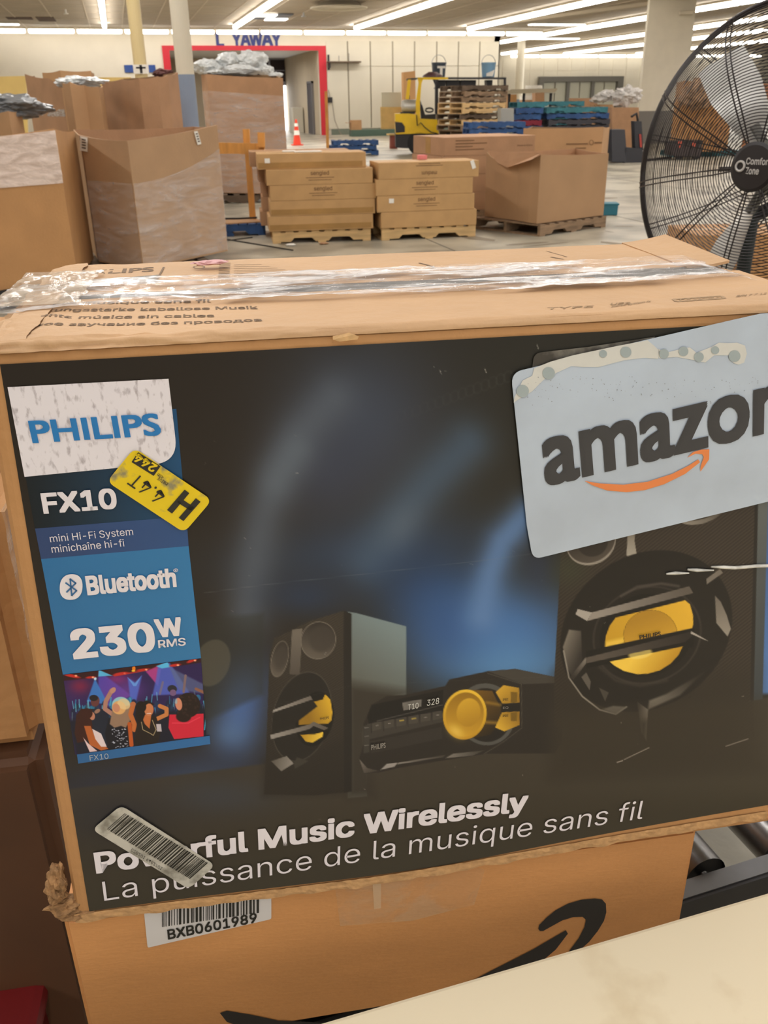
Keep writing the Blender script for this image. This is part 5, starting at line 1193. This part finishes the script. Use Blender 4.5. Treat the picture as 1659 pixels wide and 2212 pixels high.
# wooden trestle, blue pallet and bits on the floor
t = thing('wooden_trestle', 'rough orange pine trestle between the wrapped box and the left cartons', 'trestle', tuple(Vector((Pd(540, 400, 11.3).x, Pd(540, 400, 11.3).y, 0))), YAW)
TD = 11.3
def ext(mb, pts, D, th): return mb.prism([Pd(x, y, D) for x, y in pts], HD*th)
obj('crossbar', ext(MB(), [(462, 308), (562, 310), (571, 318), (571, 333), (462, 332)], TD, .05), wood_or, t, world=True)
obj('post', ext(MB(), [(524, 279), (538, 279), (540, 312), (526, 312)], TD+.055, .05), wood_or, t, world=True)
obj('post', ext(MB(), [(556, 286), (571, 287), (572, 318), (557, 318)], TD-.055, .05), wood_or, t, world=True)
zf = proj((Pd(545, 460, TD+.06).x, Pd(545, 460, TD+.06).y, 0))
obj('leg', ext(MB(), [(529, 332), (541, 332), (554, zf[1]), (541, zf[1])], TD+.0, .05), wood_or, t, world=True)
zf2 = proj((Pd(590, 460, TD+.6).x, Pd(590, 460, TD+.6).y, 0))
obj('leg', ext(MB(), [(558, 332), (569, 332), (580, zf2[1]), (568, zf2[1])], TD+.06, .05), wood_or, t, world=True)
P = Pz(522, 510, 0); t = pallet('dark blue pallet on the floor left of the carton stacks', (P.x-.12, P.y+.24, 0), math.radians(-4), blue_pal, .85, .45)
o = obj('cardboard_sheet', MB().box(-.4, .4, -.2, .2, 0, .012), kraft_far); o.location = (P.x-.14, P.y+.26, .1335); o.rotation_euler = (0, 0, .1); tag(o, 'flat cardboard sheet lying on the dark blue pallet', 'cardboard')
o = obj('black_strap', MB().tube([(-.28, 0, 0), (-.15, .03, .02), (-.05, .0, .03), (.1, .04, .02), (.35, .1, .015)], .012, 6), black_pl); o.location = (P.x-.12, P.y+.16, .158); tag(o, 'black strap lying on the cardboard sheet over the blue pallet', 'strap')
a_, b_ = Pz(488, 518, 0), Pz(633, 542, 0); o = obj('black_strap', MB().tube([(*a_.xy, .008), (*a_.lerp(b_, .5).xy, .008), (*b_.xy, .008)], .007, 6), black_pl); tag(o, 'long thin black strap on the floor pointing to the left pallet', 'strap')
a_, b_ = Pz(488, 521, 0), Pz(545, 514, 0); o = obj('black_strap', MB().tube([(*a_.xy, .006), (*b_.xy, .006)], .006, 6), black_pl); tag(o, 'short thin black strap on the floor just in front of the blue pallet', 'strap')
for (x, y, s, lb) in ((628, 531, .05, 'white paper scrap on the floor in front of the left pallet'), (700, 528, .05, 'brown paper scrap on the floor at the left pallet')):
    P = Pz(x, y, 0); o = obj('paper_scrap', rough_blob(MB(), (0, 0, .012), s, s*.6, .012, .4, 2, x, 3), paper if x < 650 else kraft_dk); o.location = (P.x, P.y, 0); tag(o, lb, 'scrap')

# things near the back wall
P = Pz(642, 314, 0); t = thing('traffic_cone', 'orange traffic cone with white bands in the red doorway', 'cone', (P.x, P.y, 0))
org = M('cone_orange', (226, 66, 40), .5)
obj('cone_base', MB().box(-.2, .2, -.2, .2, 0, .04), org, t); obj('cone_body', MB().lathe([(.15, .04), (.035, .9)], n=20), org, t, smooth=False)
obj('band', MB().lathe([(.115, .36), (.092, .52)], n=20), paper, t); obj('band', MB().lathe([(.074, .66), (.058, .77)], n=20), paper, t)
D7 = Pz(705, 320, 0); Dk = D7.x*HD.x+D7.y*HD.y
o = obj('wood_plank', ext(MB(), [(701, 197), (707, 197), (711, 320), (705, 320)], Dk, .08), wood_or); tag(o, 'upright pine plank leaning beside the red doorframe', 'plank')
def far_pallets(label, cat, px, py, D, n, mat, w, d=1.0, yaw=0, zs=.14, jit=.05, top=None, group=None, seed=1, labels=None):
    """stack of n pallets; px is the centre of the front"""
    rs_ = random.Random(seed); P = Pd(px, py, D); proto = None
    me_s = mesh_of('stringer', MB().add(stringer_mb(w).v, stringer_mb(w).f), mat)
    dk = MB(); [dk.box(-w/2+i*(w-.09)/6, -w/2+i*(w-.09)/6+.09, -d/2, d/2, .116, .134) for i in range(7)]
    me_d = mesh_of('deck', dk, mat)
    bt = MB(); [bt.box(-w/2+i*(w-.09)/2, -w/2+i*(w-.09)/2+.09, -d/2, d/2, 0, .016) for i in range(3)]
    me_b = mesh_of('bottom_deck', bt, mat)
    base = Vector((P.x, P.y, 0))+HD*d/2
    for k in range(n):
        mt = top[n-1-k] if top and n-1-k < len(top) else mat
        t = thing('pallet', (labels[k] if labels else label % ['lowest', 'second', 'third', 'fourth', 'fifth', 'sixth', 'seventh', 'eighth', 'ninth', 'tenth', 'eleventh', 'twelfth', 'thirteenth'][k]), 'pallet', (base.x+rs_.uniform(-jit, jit), base.y+rs_.uniform(-jit, jit)*.5, k*zs), YAW+yaw+rs_.uniform(-.04, .04), group)
        for yy in (-d/2+.02, 0, d/2-.02):
            q_ = piece('stringer', me_s, None, t, (0, yy, 0))
            if mt is not mat: q_.data = me_s.copy(); q_.data.materials[0] = mt
        for nm_, me_ in (('deck', me_d), ('bottom_deck', me_b)):
            q_ = piece(nm_, me_, None, t, (0, 0, 0))
            if mt is not mat: q_.data = me_.copy(); q_.data.materials[0] = mt
    return base
far_pallets('%s blue pallet, counted from the floor, of the low stack beside the pine plank', 'pallet', 764, 330, 28.3, 3, blue_pal, 1.35, yaw=.1, seed=2)
far_pallets('%s brown pallet, counted from the floor, of the tall stack beside the forklift', 'pallet', 1022, 300, 26.2, 13, wood_old, 1.45, 1.2, yaw=.5, seed=3, top=[wood_dk, wood_old, wood_old, wood, wood, wood_dk, wood, wood_old])
far_pallets('%s blue pallet, counted from the floor, of the stack in front of the brown pallets', 'pallet', 1068, 300, 22.6, 7, blue_pal, 1.35, yaw=.05, seed=4)
far_pallets('%s pallet, counted from the floor, of the blue stack left of the black pallets', 'pallet', 1137, 300, 24.3, 10, blue_pal, .7, 1.0, yaw=.1, seed=5, top=[teal_pal, blue_pal, blue_pal, M('red_pallet_paint', (120, 20, 40), .7)])
far_pallets('%s pallet, counted from the floor, of the black stack topped by blue ones', 'pallet', 1243, 300, 24.6, 9, M('black_pallet', (52, 50, 56), .6), 1.6, 1.0, yaw=.05, seed=6, top=[teal_pal, blue_pal])
P = Pd(1208, 232, 26.5); t = far_pallets('%s teal pallet of the short stack behind the black one', 'pallet', 1208, 300, 27.3, 10, teal_pal, 1.25, .8, seed=8)
# boards leaning at the back wall
def yw(x, y, Y): return Py(x, y, Y)
def board(name, label, quad, Y, th, mat):
    mb = MB().prism([yw(x, y, Y) for x, y in quad], (0, th, 0)); o = obj(name, mb, mat); return tag(o, label, 'board')
board('plywood_sheet', 'yellow plywood sheet leaning on the back wall left of the forklift', [(822, 231), (868, 231), (868, 293), (824, 293)], 44.6, .06, ply)
board('acrylic_sheet', 'pale clear sheet leaning behind the yellow plywood', [(824, 200), (866, 199), (866, 295), (824, 295)], 44.8, .04, M('pale_sheet', (205, 200, 178), .3))
board('orange_board', 'tall orange brown board standing behind the forklift guard', [(871, 156), (897, 153), (899, 297), (873, 297)], 44, .3, M('orange_board', (205, 158, 108), .7))
o = obj('steel_beam', MB().box(yw(755, 295, 44).x, yw(858, 295, 44).x, 43.6, 44.1, 0.0, .28), M('green_grey_paint', (74, 96, 84), .6)); tag(o, 'green grey floor beam lying along the back wall', 'beam')
P = yw(758, 296, 43.8); t = carton('small brown open carton on the green beam at the back wall', (P.x, 43.65, .281), 0, .5, .35, .42, kraft_far, name='small_carton')
obj('open_flap', MB().box(-.2, 0, 0, .35, .3, .32), kraft_dk, t)
P = Pz(850, 321, 0); t = thing('red_canister', 'red brown canister with a wooden lid on the floor left of the forklift', 'canister', (P.x, P.y, 0))
obj('canister_body', MB().lathe([(.13, 0), (.14, .05), (.13, .42)], n=18), M('canister_red', (130, 62, 50), .5), t); obj('canister_lid', MB().box(-.2, .17, -.17, .17, .42, .47), ply, t)

# forklift, side view
FD = 28.0
fk = thing('forklift', 'yellow and black forklift with a gas cylinder, parked by the brown pallet stack', 'forklift', (Pz(900, 333, 0).x, Pz(900, 333, 0).y, 0), YAW)
yel = M('forklift_yellow', (222, 182, 12), .4, .05, 3); fblk = M('forklift_black', (34, 32, 34), .5)
K_ = lambda *p: pz(p, 860, 140, 5.925)
obj('counterweight', ext(MB(), K_((-40, 625), (150, 625), (230, 640), (240, 880), (-30, 890), (-40, 760), (60, 740), (0, 730), (-38, 725)), FD, 1.0), yel, fk, world=True)
obj('side_cowl', ext(MB(), K_((230, 690), (500, 700), (520, 880), (238, 880)), FD, 1.0), yel, fk, world=True)
obj('engine_vent', ext(MB(), K_((-40, 732), (50, 740), (85, 790), (85, 860), (-30, 870)), FD-.02, .03), fblk, fk, world=True)
obj('chassis', ext(MB(), K_((-35, 885), (530, 880), (530, 1020), (330, 1080), (-30, 1060)), FD+.04, .92), fblk, fk, world=True)
for s in (0, .95):
    for x in (265, 640):
        P = Pd(*K_((x, 1040))[0], FD+s); r = .33
        mw = MB().lathe([(.08, -.02), (.2, -.02), (.22, .0), (r-.03, .0), (r, .04), (r, .18), (r-.03, .22), (.1, .22)], n=28, axis='Y', mat=Matrix.Rotation(YAW, 3, 'Z'), c=(P.x, P.y, r))
        w = obj('wheel', mw, M('tyre_rubber', (28, 27, 28), .8), fk, world=True)
for s in (0, .95):
    obj('rear_pillar', ext(MB(), K_((250, 170), (325, 170), (300, 240), (280, 480), (285, 700), (230, 700), (225, 480), (262, 240)), FD+s, .06), yel, fk, world=True)
    obj('guard_rail', ext(MB(), K_((250, 160), (640, 160), (640, 185), (400, 190), (330, 190), (250, 190)), FD+s, .06), yel, fk, world=True)
    obj('front_pillar', ext(MB(), K_((440, 185), (480, 185), (490, 640), (470, 620), (472, 260)), FD+s, .06), fblk, fk, world=True)
    obj('rear_post', ext(MB(), K_((125, 185), (165, 185), (140, 440), (95, 440)), FD+s, .05), yel, fk, world=True)
for k in range(6): obj('guard_slat', ext(MB(), K_((300+k*60, 165), (330+k*60, 165), (330+k*60, 180), (300+k*60, 180)), FD+.06, .89), fblk, fk, world=True)
obj('rear_visor', ext(MB(), K_((115, 175), (250, 165), (250, 180), (120, 192)), FD, 1.0), fblk, fk, world=True)
ma = Matrix.Rotation(YAW, 3, 'Z')
P = Pd(*K_((40, 530))[0], FD+.3)
obj('gas_cylinder', MB().lathe([(.03, 0), (.14, .02), (.17, .08), (.17, .5), (.13, .56)], n=24, axis='X', mat=ma, c=tuple(P)), M('cylinder_silver', (190, 188, 180), .35, metal=.4), fk, world=True)
obj('cylinder_cap', MB().lathe([(.165, 0), (.16, .05), (.1, .08)], n=24, axis='X', mat=ma, c=tuple(P+HR*.5)), M('cap_blue', (40, 52, 100), .5), fk, world=True)
obj('cylinder_cradle', ext(MB(), K_((30, 605), (215, 605), (215, 628), (30, 628)), FD+.2, .5), fblk, fk, world=True)
obj('cylinder_valve', ext(MB(), K_((122, 390), (150, 390), (150, 440), (122, 440)), FD+.4, .08), fblk, fk, world=True)
obj('driver_seat', ext(MB(), K_((285, 480), (310, 520), (345, 640), (480, 630), (480, 700), (300, 690)), FD+.25, .5), fblk, fk, world=True)
obj('steering_wheel', MB().tube([Pd(*K_((400+50*math.cos(t_), 580+26*math.sin(t_)))[0], FD+.5) for t_ in np.linspace(0, 6.283, 14, endpoint=False)], .025, 6, closed=True), fblk, fk, world=True)
obj('hose', MB().tube([Pd(*K_(q_)[0], FD-.03) for q_ in ((235, 640), (245, 780), (290, 740), (340, 800), (420, 860), (500, 880))], .015, 6), fblk, fk, world=True)
obj('beacon', MB().lathe([(.3, 0), (.28, .05), (.12, .14)], n=20, c=tuple(Pd(*K_((440, 160))[0], FD+.4))), M('beacon_maroon', (70, 40, 44), .5), fk, world=True)
# steel rack with buckets
rk = thing('steel_rack', 'dark steel rack holding black bins and two paint buckets behind the brown pallets', 'rack', tuple(Vector((Pd(1020, 300, 29.8).x, Pd(1020, 300, 29.8).y, 0))), YAW)
RD = 29.8
obj('top_beam', ext(MB(), K_((480, 158), (1385, 160), (1385, 185), (480, 185)), RD, .08), dark_met, rk, world=True)
obj('top_beam', ext(MB(), K_((480, 158), (1385, 160), (1385, 185), (480, 185)), RD+1.0, .08), dark_met, rk, world=True)
obj('shelf', ext(MB(), K_((480, 290), (1385, 290), (1385, 300), (480, 300)), RD, 1.0), dark_met, rk, world=True)
obj('shelf', ext(MB(), K_((480, 158), (1385, 160), (1385, 166), (480, 164)), RD+.08, .92), dark_met, rk, world=True)
for s in (0, 1.0):
    for x in (490, 1360):
        yb = proj((Pd(*K_((x, 300))[0], RD+s).x, Pd(*K_((x, 300))[0], RD+s).y, 0))[1]
        obj('post', ext(MB(), [*K_((x-8, 185), (x+22, 185)), (K_((x+30, 0))[0][0], yb), (K_((x+4, 0))[0][0], yb)], RD+s, .07), dark_met, rk, world=True)
for i, (a_, b_, lb) in enumerate(((500, 610, 'leftmost black bin on the steel rack'), (620, 790, 'wide black bin on the steel rack'), (800, 1000, 'black machine part on the steel rack, right of the wide bin'), (1130, 1210, 'small black bin at the right of the steel rack'))):
    o = obj('black_bin', ext(MB(), K_((a_, 195), (b_, 195), (b_-6, 289.5), (a_+6, 289.5)), RD+.2, .6), fblk); tag(o, lb, 'bin')
for i, (x, lb) in enumerate(((520, 'dark paint bucket with a white letter on top of the steel rack'), (1152, 'light blue paint bucket on top of the steel rack'))):
    P = Pd(*K_((x, 158))[0], RD+.4); t = thing('paint_bucket', lb, 'bucket', tuple(P))
    cm = M('bucket_dark', (50, 62, 76), .4) if i == 0 else M('bucket_blue', (120, 160, 190), .4)
    obj('bucket_body', MB().lathe([(.19, 0), (.22, .36)], n=22), cm, t); obj('rim', MB().lathe([(.23, .36), (.23, .4)], n=22), cm, t)
    obj('handle', MB().tube([(.23*math.cos(a_), 0, .36+.25*math.sin(a_)) for a_ in np.linspace(0, math.pi, 10)], .01, 5), steel, t)
    mb = MB(); c_ = Vector((-.12, -.235, .06))
    if i == 0: text_on(mb, 'T', Vector((-.1, -.23, .06)), Vector((.1, -.23, .06)), Vector((-.1, -.23, .28)), .06)
    else: mb.add([(-.15, -.21, .02), (.06, -.225, .02), (.12, -.23, .2), (-.15, -.23, .1)], [(0, 1, 2, 3)])
    obj('label_print', mb, paper, t)
# counter and goods beyond
CD = 33.0
ct = thing('counter', 'long pale counter top on legs beyond the pallet stacks', 'table', tuple(Vector((Pd(1150, 260, CD).x, Pd(1150, 260, CD).y, 0))), YAW)
obj('countertop', ext(MB(), [(1087, 199), (1105, 193), (1205, 191), (1200, 199), (1090, 203)], CD, 1.2), M('counter_tan', (176, 164, 138), .5), ct, world=True)
for x in (1100, 1132, 1190): obj('leg', MB().tube([Pd(x, 201, CD+.4), Vector((Pd(x, 201, CD+.4).x, Pd(x, 201, CD+.4).y, 0))], .05, 8), dark_met, ct, world=True)
o = obj('dome_cover', MB().lathe([(.3, 0), (.28, .1)], n=16), paper); o.location = Pd(1153, 191.5, CD+.5); tag(o, 'white dome lid lying on the pale counter', 'cover')
for i, (x0, x1, y0, y1, D, mt, lb) in enumerate(((1096, 1116, 204, 300, 35.4, kraft_or, 'orange carton under the left end of the counter'), (1128, 1155, 216, 300, 37, kraft_far, 'brown carton under the middle of the counter'), (1156, 1176, 200, 300, 35.4, kraft_dk, 'upright brown carton at the right end of the counter'), (1128, 1152, 206, 215.7, 37.0, paper, 'white carton on top of the one under the counter'), (1082, 1110, 234, 292, 23.9, M('grey_sheet', (160, 158, 150), .4), 'grey box standing between brown and blue pallets'), (1238, 1290, 212, 300, 31, kraft_dk, 'wide brown carton behind the black pallets'), (1285, 1325, 226, 300, 29.9, kraft_far, 'brown carton under the shiny wrapped heap'), (1322, 1380, 232, 300, 28.05, kraft_dk, 'tall brown carton under the right of the wrapped heap'))):
    a_ = Pd(x0, y0, D); b_ = Pd(x1, y0, D); yb = proj((a_.x, a_.y, 0))[1]
    if lb.startswith('white carton'): yb = y1
    mb = ext(MB(), [(x0, y0), (x1, y0), (x1+.0, yb), (x0, yb)], D, .7); o = obj('carton', mb, mt); tag(o, lb, 'box')
silver = film('silver_wrap', (215, 210, 205), .95, .15, 3, (1, 1, 1), .8, .3, .6, .75)
for i, (x, y, rx, rz_, lb) in enumerate(((1354, 206, .36, .24, 'tall crinkled clear wrap bundle right of the heap'), (1312, 208, .28, .14, 'shiny clear wrap bundle in the middle of the heap'), (1290, 216, .2, .08, 'small wrap bundle at the left of the heap'))):
    crumple('wrapped_bundle', lb, 'bundle', (x, y), (28.4, 28.9, 29.9)[i], rx, .24, rz_, silver, 40+i, .5)
# electric pallet jack
JD = Pz(1345, 352, 0); jd = JD.x*HD.x+JD.y*HD.y
jk = thing('pallet_truck', 'dark electric pallet truck standing in front of the white pillar', 'pallet truck', (JD.x, JD.y, 0), YAW)
obj('motor_housing', ext(MB(), [(1321, 280), (1350, 280), (1353, 320), (1353, 350), (1322, 350)], jd, .5), M('truck_charcoal', (52, 52, 58), .5), jk, world=True)
obj('platform', ext(MB(), [(1350, 318), (1388, 322), (1392, 352), (1350, 352)], jd, .5), M('truck_dark', (40, 40, 46), .5), jk, world=True)
obj('mast', ext(MB(), [(1370, 262), (1386, 262), (1390, 325), (1372, 325)], jd+.1, .3), MATS['truck_dark'], jk, world=True)
obj('tiller', MB().tube([Pd(1378, 262, jd+.2), Pd(1375, 245, jd+.15), Pd(1364, 252, jd+.1)], .03, 6), fblk, jk, world=True)
obj('red_marker', ext(MB(), [(1381, 290), (1385, 290), (1387, 318), (1383, 318)], jd+.06, .03), M('marker_red', (170, 60, 50), .5), jk, world=True)
# things seen through the fan
BD = Pz(1500, 345, 0); bd = BD.x*HD.x+BD.y*HD.y
bt = thing('tow_tractor', 'low black tow cart with two orange straps seen through the fan guard', 'cart', (BD.x, BD.y, 0), YAW)
obj('cart_body', ext(MB(), [(1451, 309), (1517, 307), (1515, 338), (1451, 337)], bd, .6), M('cart_dark', (66, 56, 56), .6), bt, world=True)
obj('lid_edge', ext(MB(), [(1451, 305), (1518, 303), (1518, 309), (1451, 310)], bd-.02, .65), fblk, bt, world=True)
for x in (1464, 1494): obj('strap', ext(MB(), [(x, 305), (x+9, 305), (x+7, 319), (x+3, 319)], bd-.03, .02), M('strap_orange', (190, 84, 60), .5), bt, world=True)
for x in (1466, 1504): P = Pd(x, 340, bd+.1); obj('wheel', MB().lathe([(.03, -.03), (.11, -.03), (.11, .05), (.03, .05)], n=16, axis='Y', mat=ma, c=(P.x, P.y, .11)), fblk, bt, world=True)
o = obj('power_cable', MB().tube([Vector((*Pz(x, y, 0).xy, .03)) for x, y in ((1392, 349), (1410, 347), (1432, 344), (1448, 343))], .03, 6), fblk); tag(o, 'black cable on the floor between pallet truck and tow cart', 'cable')
gt = openbox('orange brown bulk box seen through the upper left of the fan guard', [(1462, 178, 25.5), (1478, 174, 25.2), (1560, 180, 25.0), (1590, 184, 25.6)], .14, kraft_or, depth=1.6)
crumple('wrap_scrap', 'crinkled brown wrap hanging over the box behind the fan', 'plastic', (1510, 208), 24.75, .42, .12, .3, M('crinkled_paper', (150, 118, 88), .6, .4, 6), 51, .5)
Pg_ = Pd(1520, 290, 25.9); pallet('teal pallet under the orange brown box behind the fan', (Pg_.x, Pg_.y, 0), YAW, teal_pal, 1.9, 1.2)
openbox('dark brown bulk box seen through the right of the fan guard', [(1622, 178, 24.0), (1700, 182, 23.5), (1790, 188, 24.2)], 0, M('kraft_red', (150, 100, 68), .8), depth=1.2)
P = Pz(1500, 610, 0); PD_ = P.x*HD.x+P.y*HD.y
for k, lb in enumerate(('lowest carton of the stack behind the fan stand', 'second carton of the stack behind the fan stand', 'third carton of the stack behind the fan stand', 'top carton of the stack behind the fan stand')):
    A = Pd(1500, 508, 5.4); carton(lb, (A.x+.02*(k % 2), A.y, k*A.z/4), YAW+.05, .9, .5, A.z/4-.002, kraft_or)
A = Pd(1410, 533, 5.9); carton('low carton behind the lower left of the fan guard', (A.x, A.y, 0), YAW, .24, .3, A.z, kraft_or)

# ------------------------------------------------------------------ pedestal fan
az = math.radians(244); FN = Vector((math.sin(az), math.cos(az), .06)).normalized()
ZC = 2.22; dr = ray(1676, 362); FCn = CAM+dr*(ZC/F)                     # ring centre
FXv = Vector((0, 0, 1)).cross(FN).normalized(); FYv = FN.cross(FXv).normalized()
def FQ(r, a, d): return FCn+(FXv*math.cos(a)+FYv*math.sin(a))*r+FN*d
fan = thing('pedestal_fan', 'large black pedestal fan with silver blades and wire guard', 'fan', (FCn.x-FN.x*.1, FCn.y-FN.y*.1, 0))
RR = .385; wire = M('fan_wire', (44, 38, 38), .35, metal=.4)
obj('outer_ring', MB().tube([FQ(RR, k*2*math.pi/96, 0) for k in range(96)], .0075, 8, closed=True), wire, fan, world=True, smooth=True)
def dome(r, s): 
    x = r/RR; return s*(.10*(1-x**5)+.012)
for s, nm in ((1, 'front_guard_rings'), (-1, 'rear_guard_rings')):
    mb = MB(); n = 44 if s > 0 else 22; r0 = .062
    for i in range(n):
        r = r0+(RR-.008-r0)*(i+.5)/n; m_ = 72
        mb.tube([FQ(r, k*2*math.pi/m_, dome(r, s)) for k in range(m_)], .0013 if s > 0 else .0010, 4, closed=True)
    obj(nm, mb, wire, fan, world=True, kind='stuff')
    for k in range(10):
        for dl in (-.018, .018):
            a0 = 2*math.pi*k/10+.16+(0 if s > 0 else .3)
            pts = [FQ(r, a0+dl*.35/max(.12, r)*(1 if r > .1 else 1), dome(r, s)+s*.002) for r in np.linspace(.05, RR, 12)]
            obj('guard_spoke', MB().tube(pts, .0019, 5), wire, fan, world=True)
obj('hub_badge', MB().lathe([(.02, -.006), (.056, -.006), (.058, .004), (.05, .008), (.01, .01)], n=40, mat=Matrix((FXv, FYv, FN)).transposed(), c=tuple(FQ(0, 0, dome(.05, 1)+.002))), M('badge_black', (30, 24, 26), .4), fan, world=True, smooth=False)
mb = MB(); bc = FQ(0, 0, dome(.05, 1)+.0135); up = FYv; rt = FXv
if (proj(bc+rt*.1)[0] < proj(bc)[0]): rt = -rt
text_on(mb, 'Comfort', bc+rt*-.016+up*.006, bc+rt*.044+up*.006, bc+rt*-.016+up*.021, .02); text_on(mb, 'Zone', bc+rt*-.014-up*.016, bc+rt*.02-up*.016, bc+rt*-.014-up*.001, .02)
mb.tube([bc+rt*(-.03+.011*math.cos(a_))+up*(.001+.011*math.sin(a_)) for a_ in np.linspace(0, 6.283, 20, endpoint=False)], .0028, 5, closed=True)
obj('lettering', mb, M('badge_silver', (190, 185, 180), .4), fan, world=True)
obj('motor', MB().lathe([(.03, -.20), (.075, -.19), (.08, -.06), (.05, -.03), (.03, .06)], n=28, mat=Matrix((FXv, FYv, FN)).transposed(), c=tuple(FCn)), M('motor_grey', (70, 68, 66), .45, metal=.3), fan, world=True, smooth=False)
bl_m = M('blade_aluminium', (205, 202, 196), .35, .04, 6, metal=.55)
base_a = None
# blade angles chosen to match the picture: measured from the hub in image space
def img_ang(a):
    p = proj(FQ(.3, a, 0)); c = proj(FQ(0, 0, 0)); return math.degrees(math.atan2(-(p[1]-c[1]), p[0]-c[0])) % 360
best = min(np.linspace(0, 2*math.pi, 720), key=lambda a: abs((img_ang(a)-116+180) % 360-180))
for k in range(3):
    a0 = best+k*2*math.pi/3*(1)
    def bf(u, v):
        r = .055+.265*u; wdt = .055+.125*min(1, u*1.5)*(1-.25*max(0, u-.7)); a = (v-.5)*wdt/max(r, .12)*.62
        return FQ(r, a0+a, .0+(v-.5)*.085*(1-.35*u)+.012*math.sin(u*2))
    mb = MB(); mb.grid(bf, 20, 12); n = len(mb.v); mb.v += [v-FN*.0015 for v in mb.v[:n]]; mb.f += [[i+n for i in f[::-1]] for f in mb.f[:]]
    b = obj('blade', mb, bl_m, fan, world=True, smooth=True)
    obj('blade_bracket', MB().tube([FQ(.03, a0, .004), FQ(.12, a0, .006)], .014, 8), M('bracket_grey', (120, 118, 112), .4, metal=.5), fan, world=True)
mc = FCn-FN*.14
obj('side_arm', MB().tube([FQ(.06, best+.98, .02), FQ(.14, best+.98, .02)], .006, 8), M('badge_black', (30, 24, 26), .4), fan, world=True)
pp0 = Pl(1619, 500, mc, HD)
obj('yoke', MB().tube([mc, Vector((mc.x, mc.y, mc.z-.07)), Vector((pp0.x, pp0.y, mc.z-.12)), Vector((pp0.x, pp0.y, mc.z-.2))], .02, 12), dark_met, fan, world=True)
obj('pole', MB().tube([Vector((pp0.x, pp0.y, mc.z-.1)), Vector((pp0.x, pp0.y, .05))], .019, 16), M('pole_dark_green', (34, 44, 42), .45), fan, world=True)
obj('pole_collar', MB().tube([Vector((pp0.x, pp0.y, .72)), Vector((pp0.x, pp0.y, .80))], .028, 14), dark_met, fan, world=True)
mc = pp0
obj('base', MB().lathe([(.30, 0), (.30, .02), (.05, .05), (.03, .12)], n=36, c=(mc.x, mc.y, 0)), dark_met, fan, world=True)
for o_ in [o for o in bpy.data.objects if o.type == 'MESH' and not o.data.materials]: o_.data.materials.append(kraft)
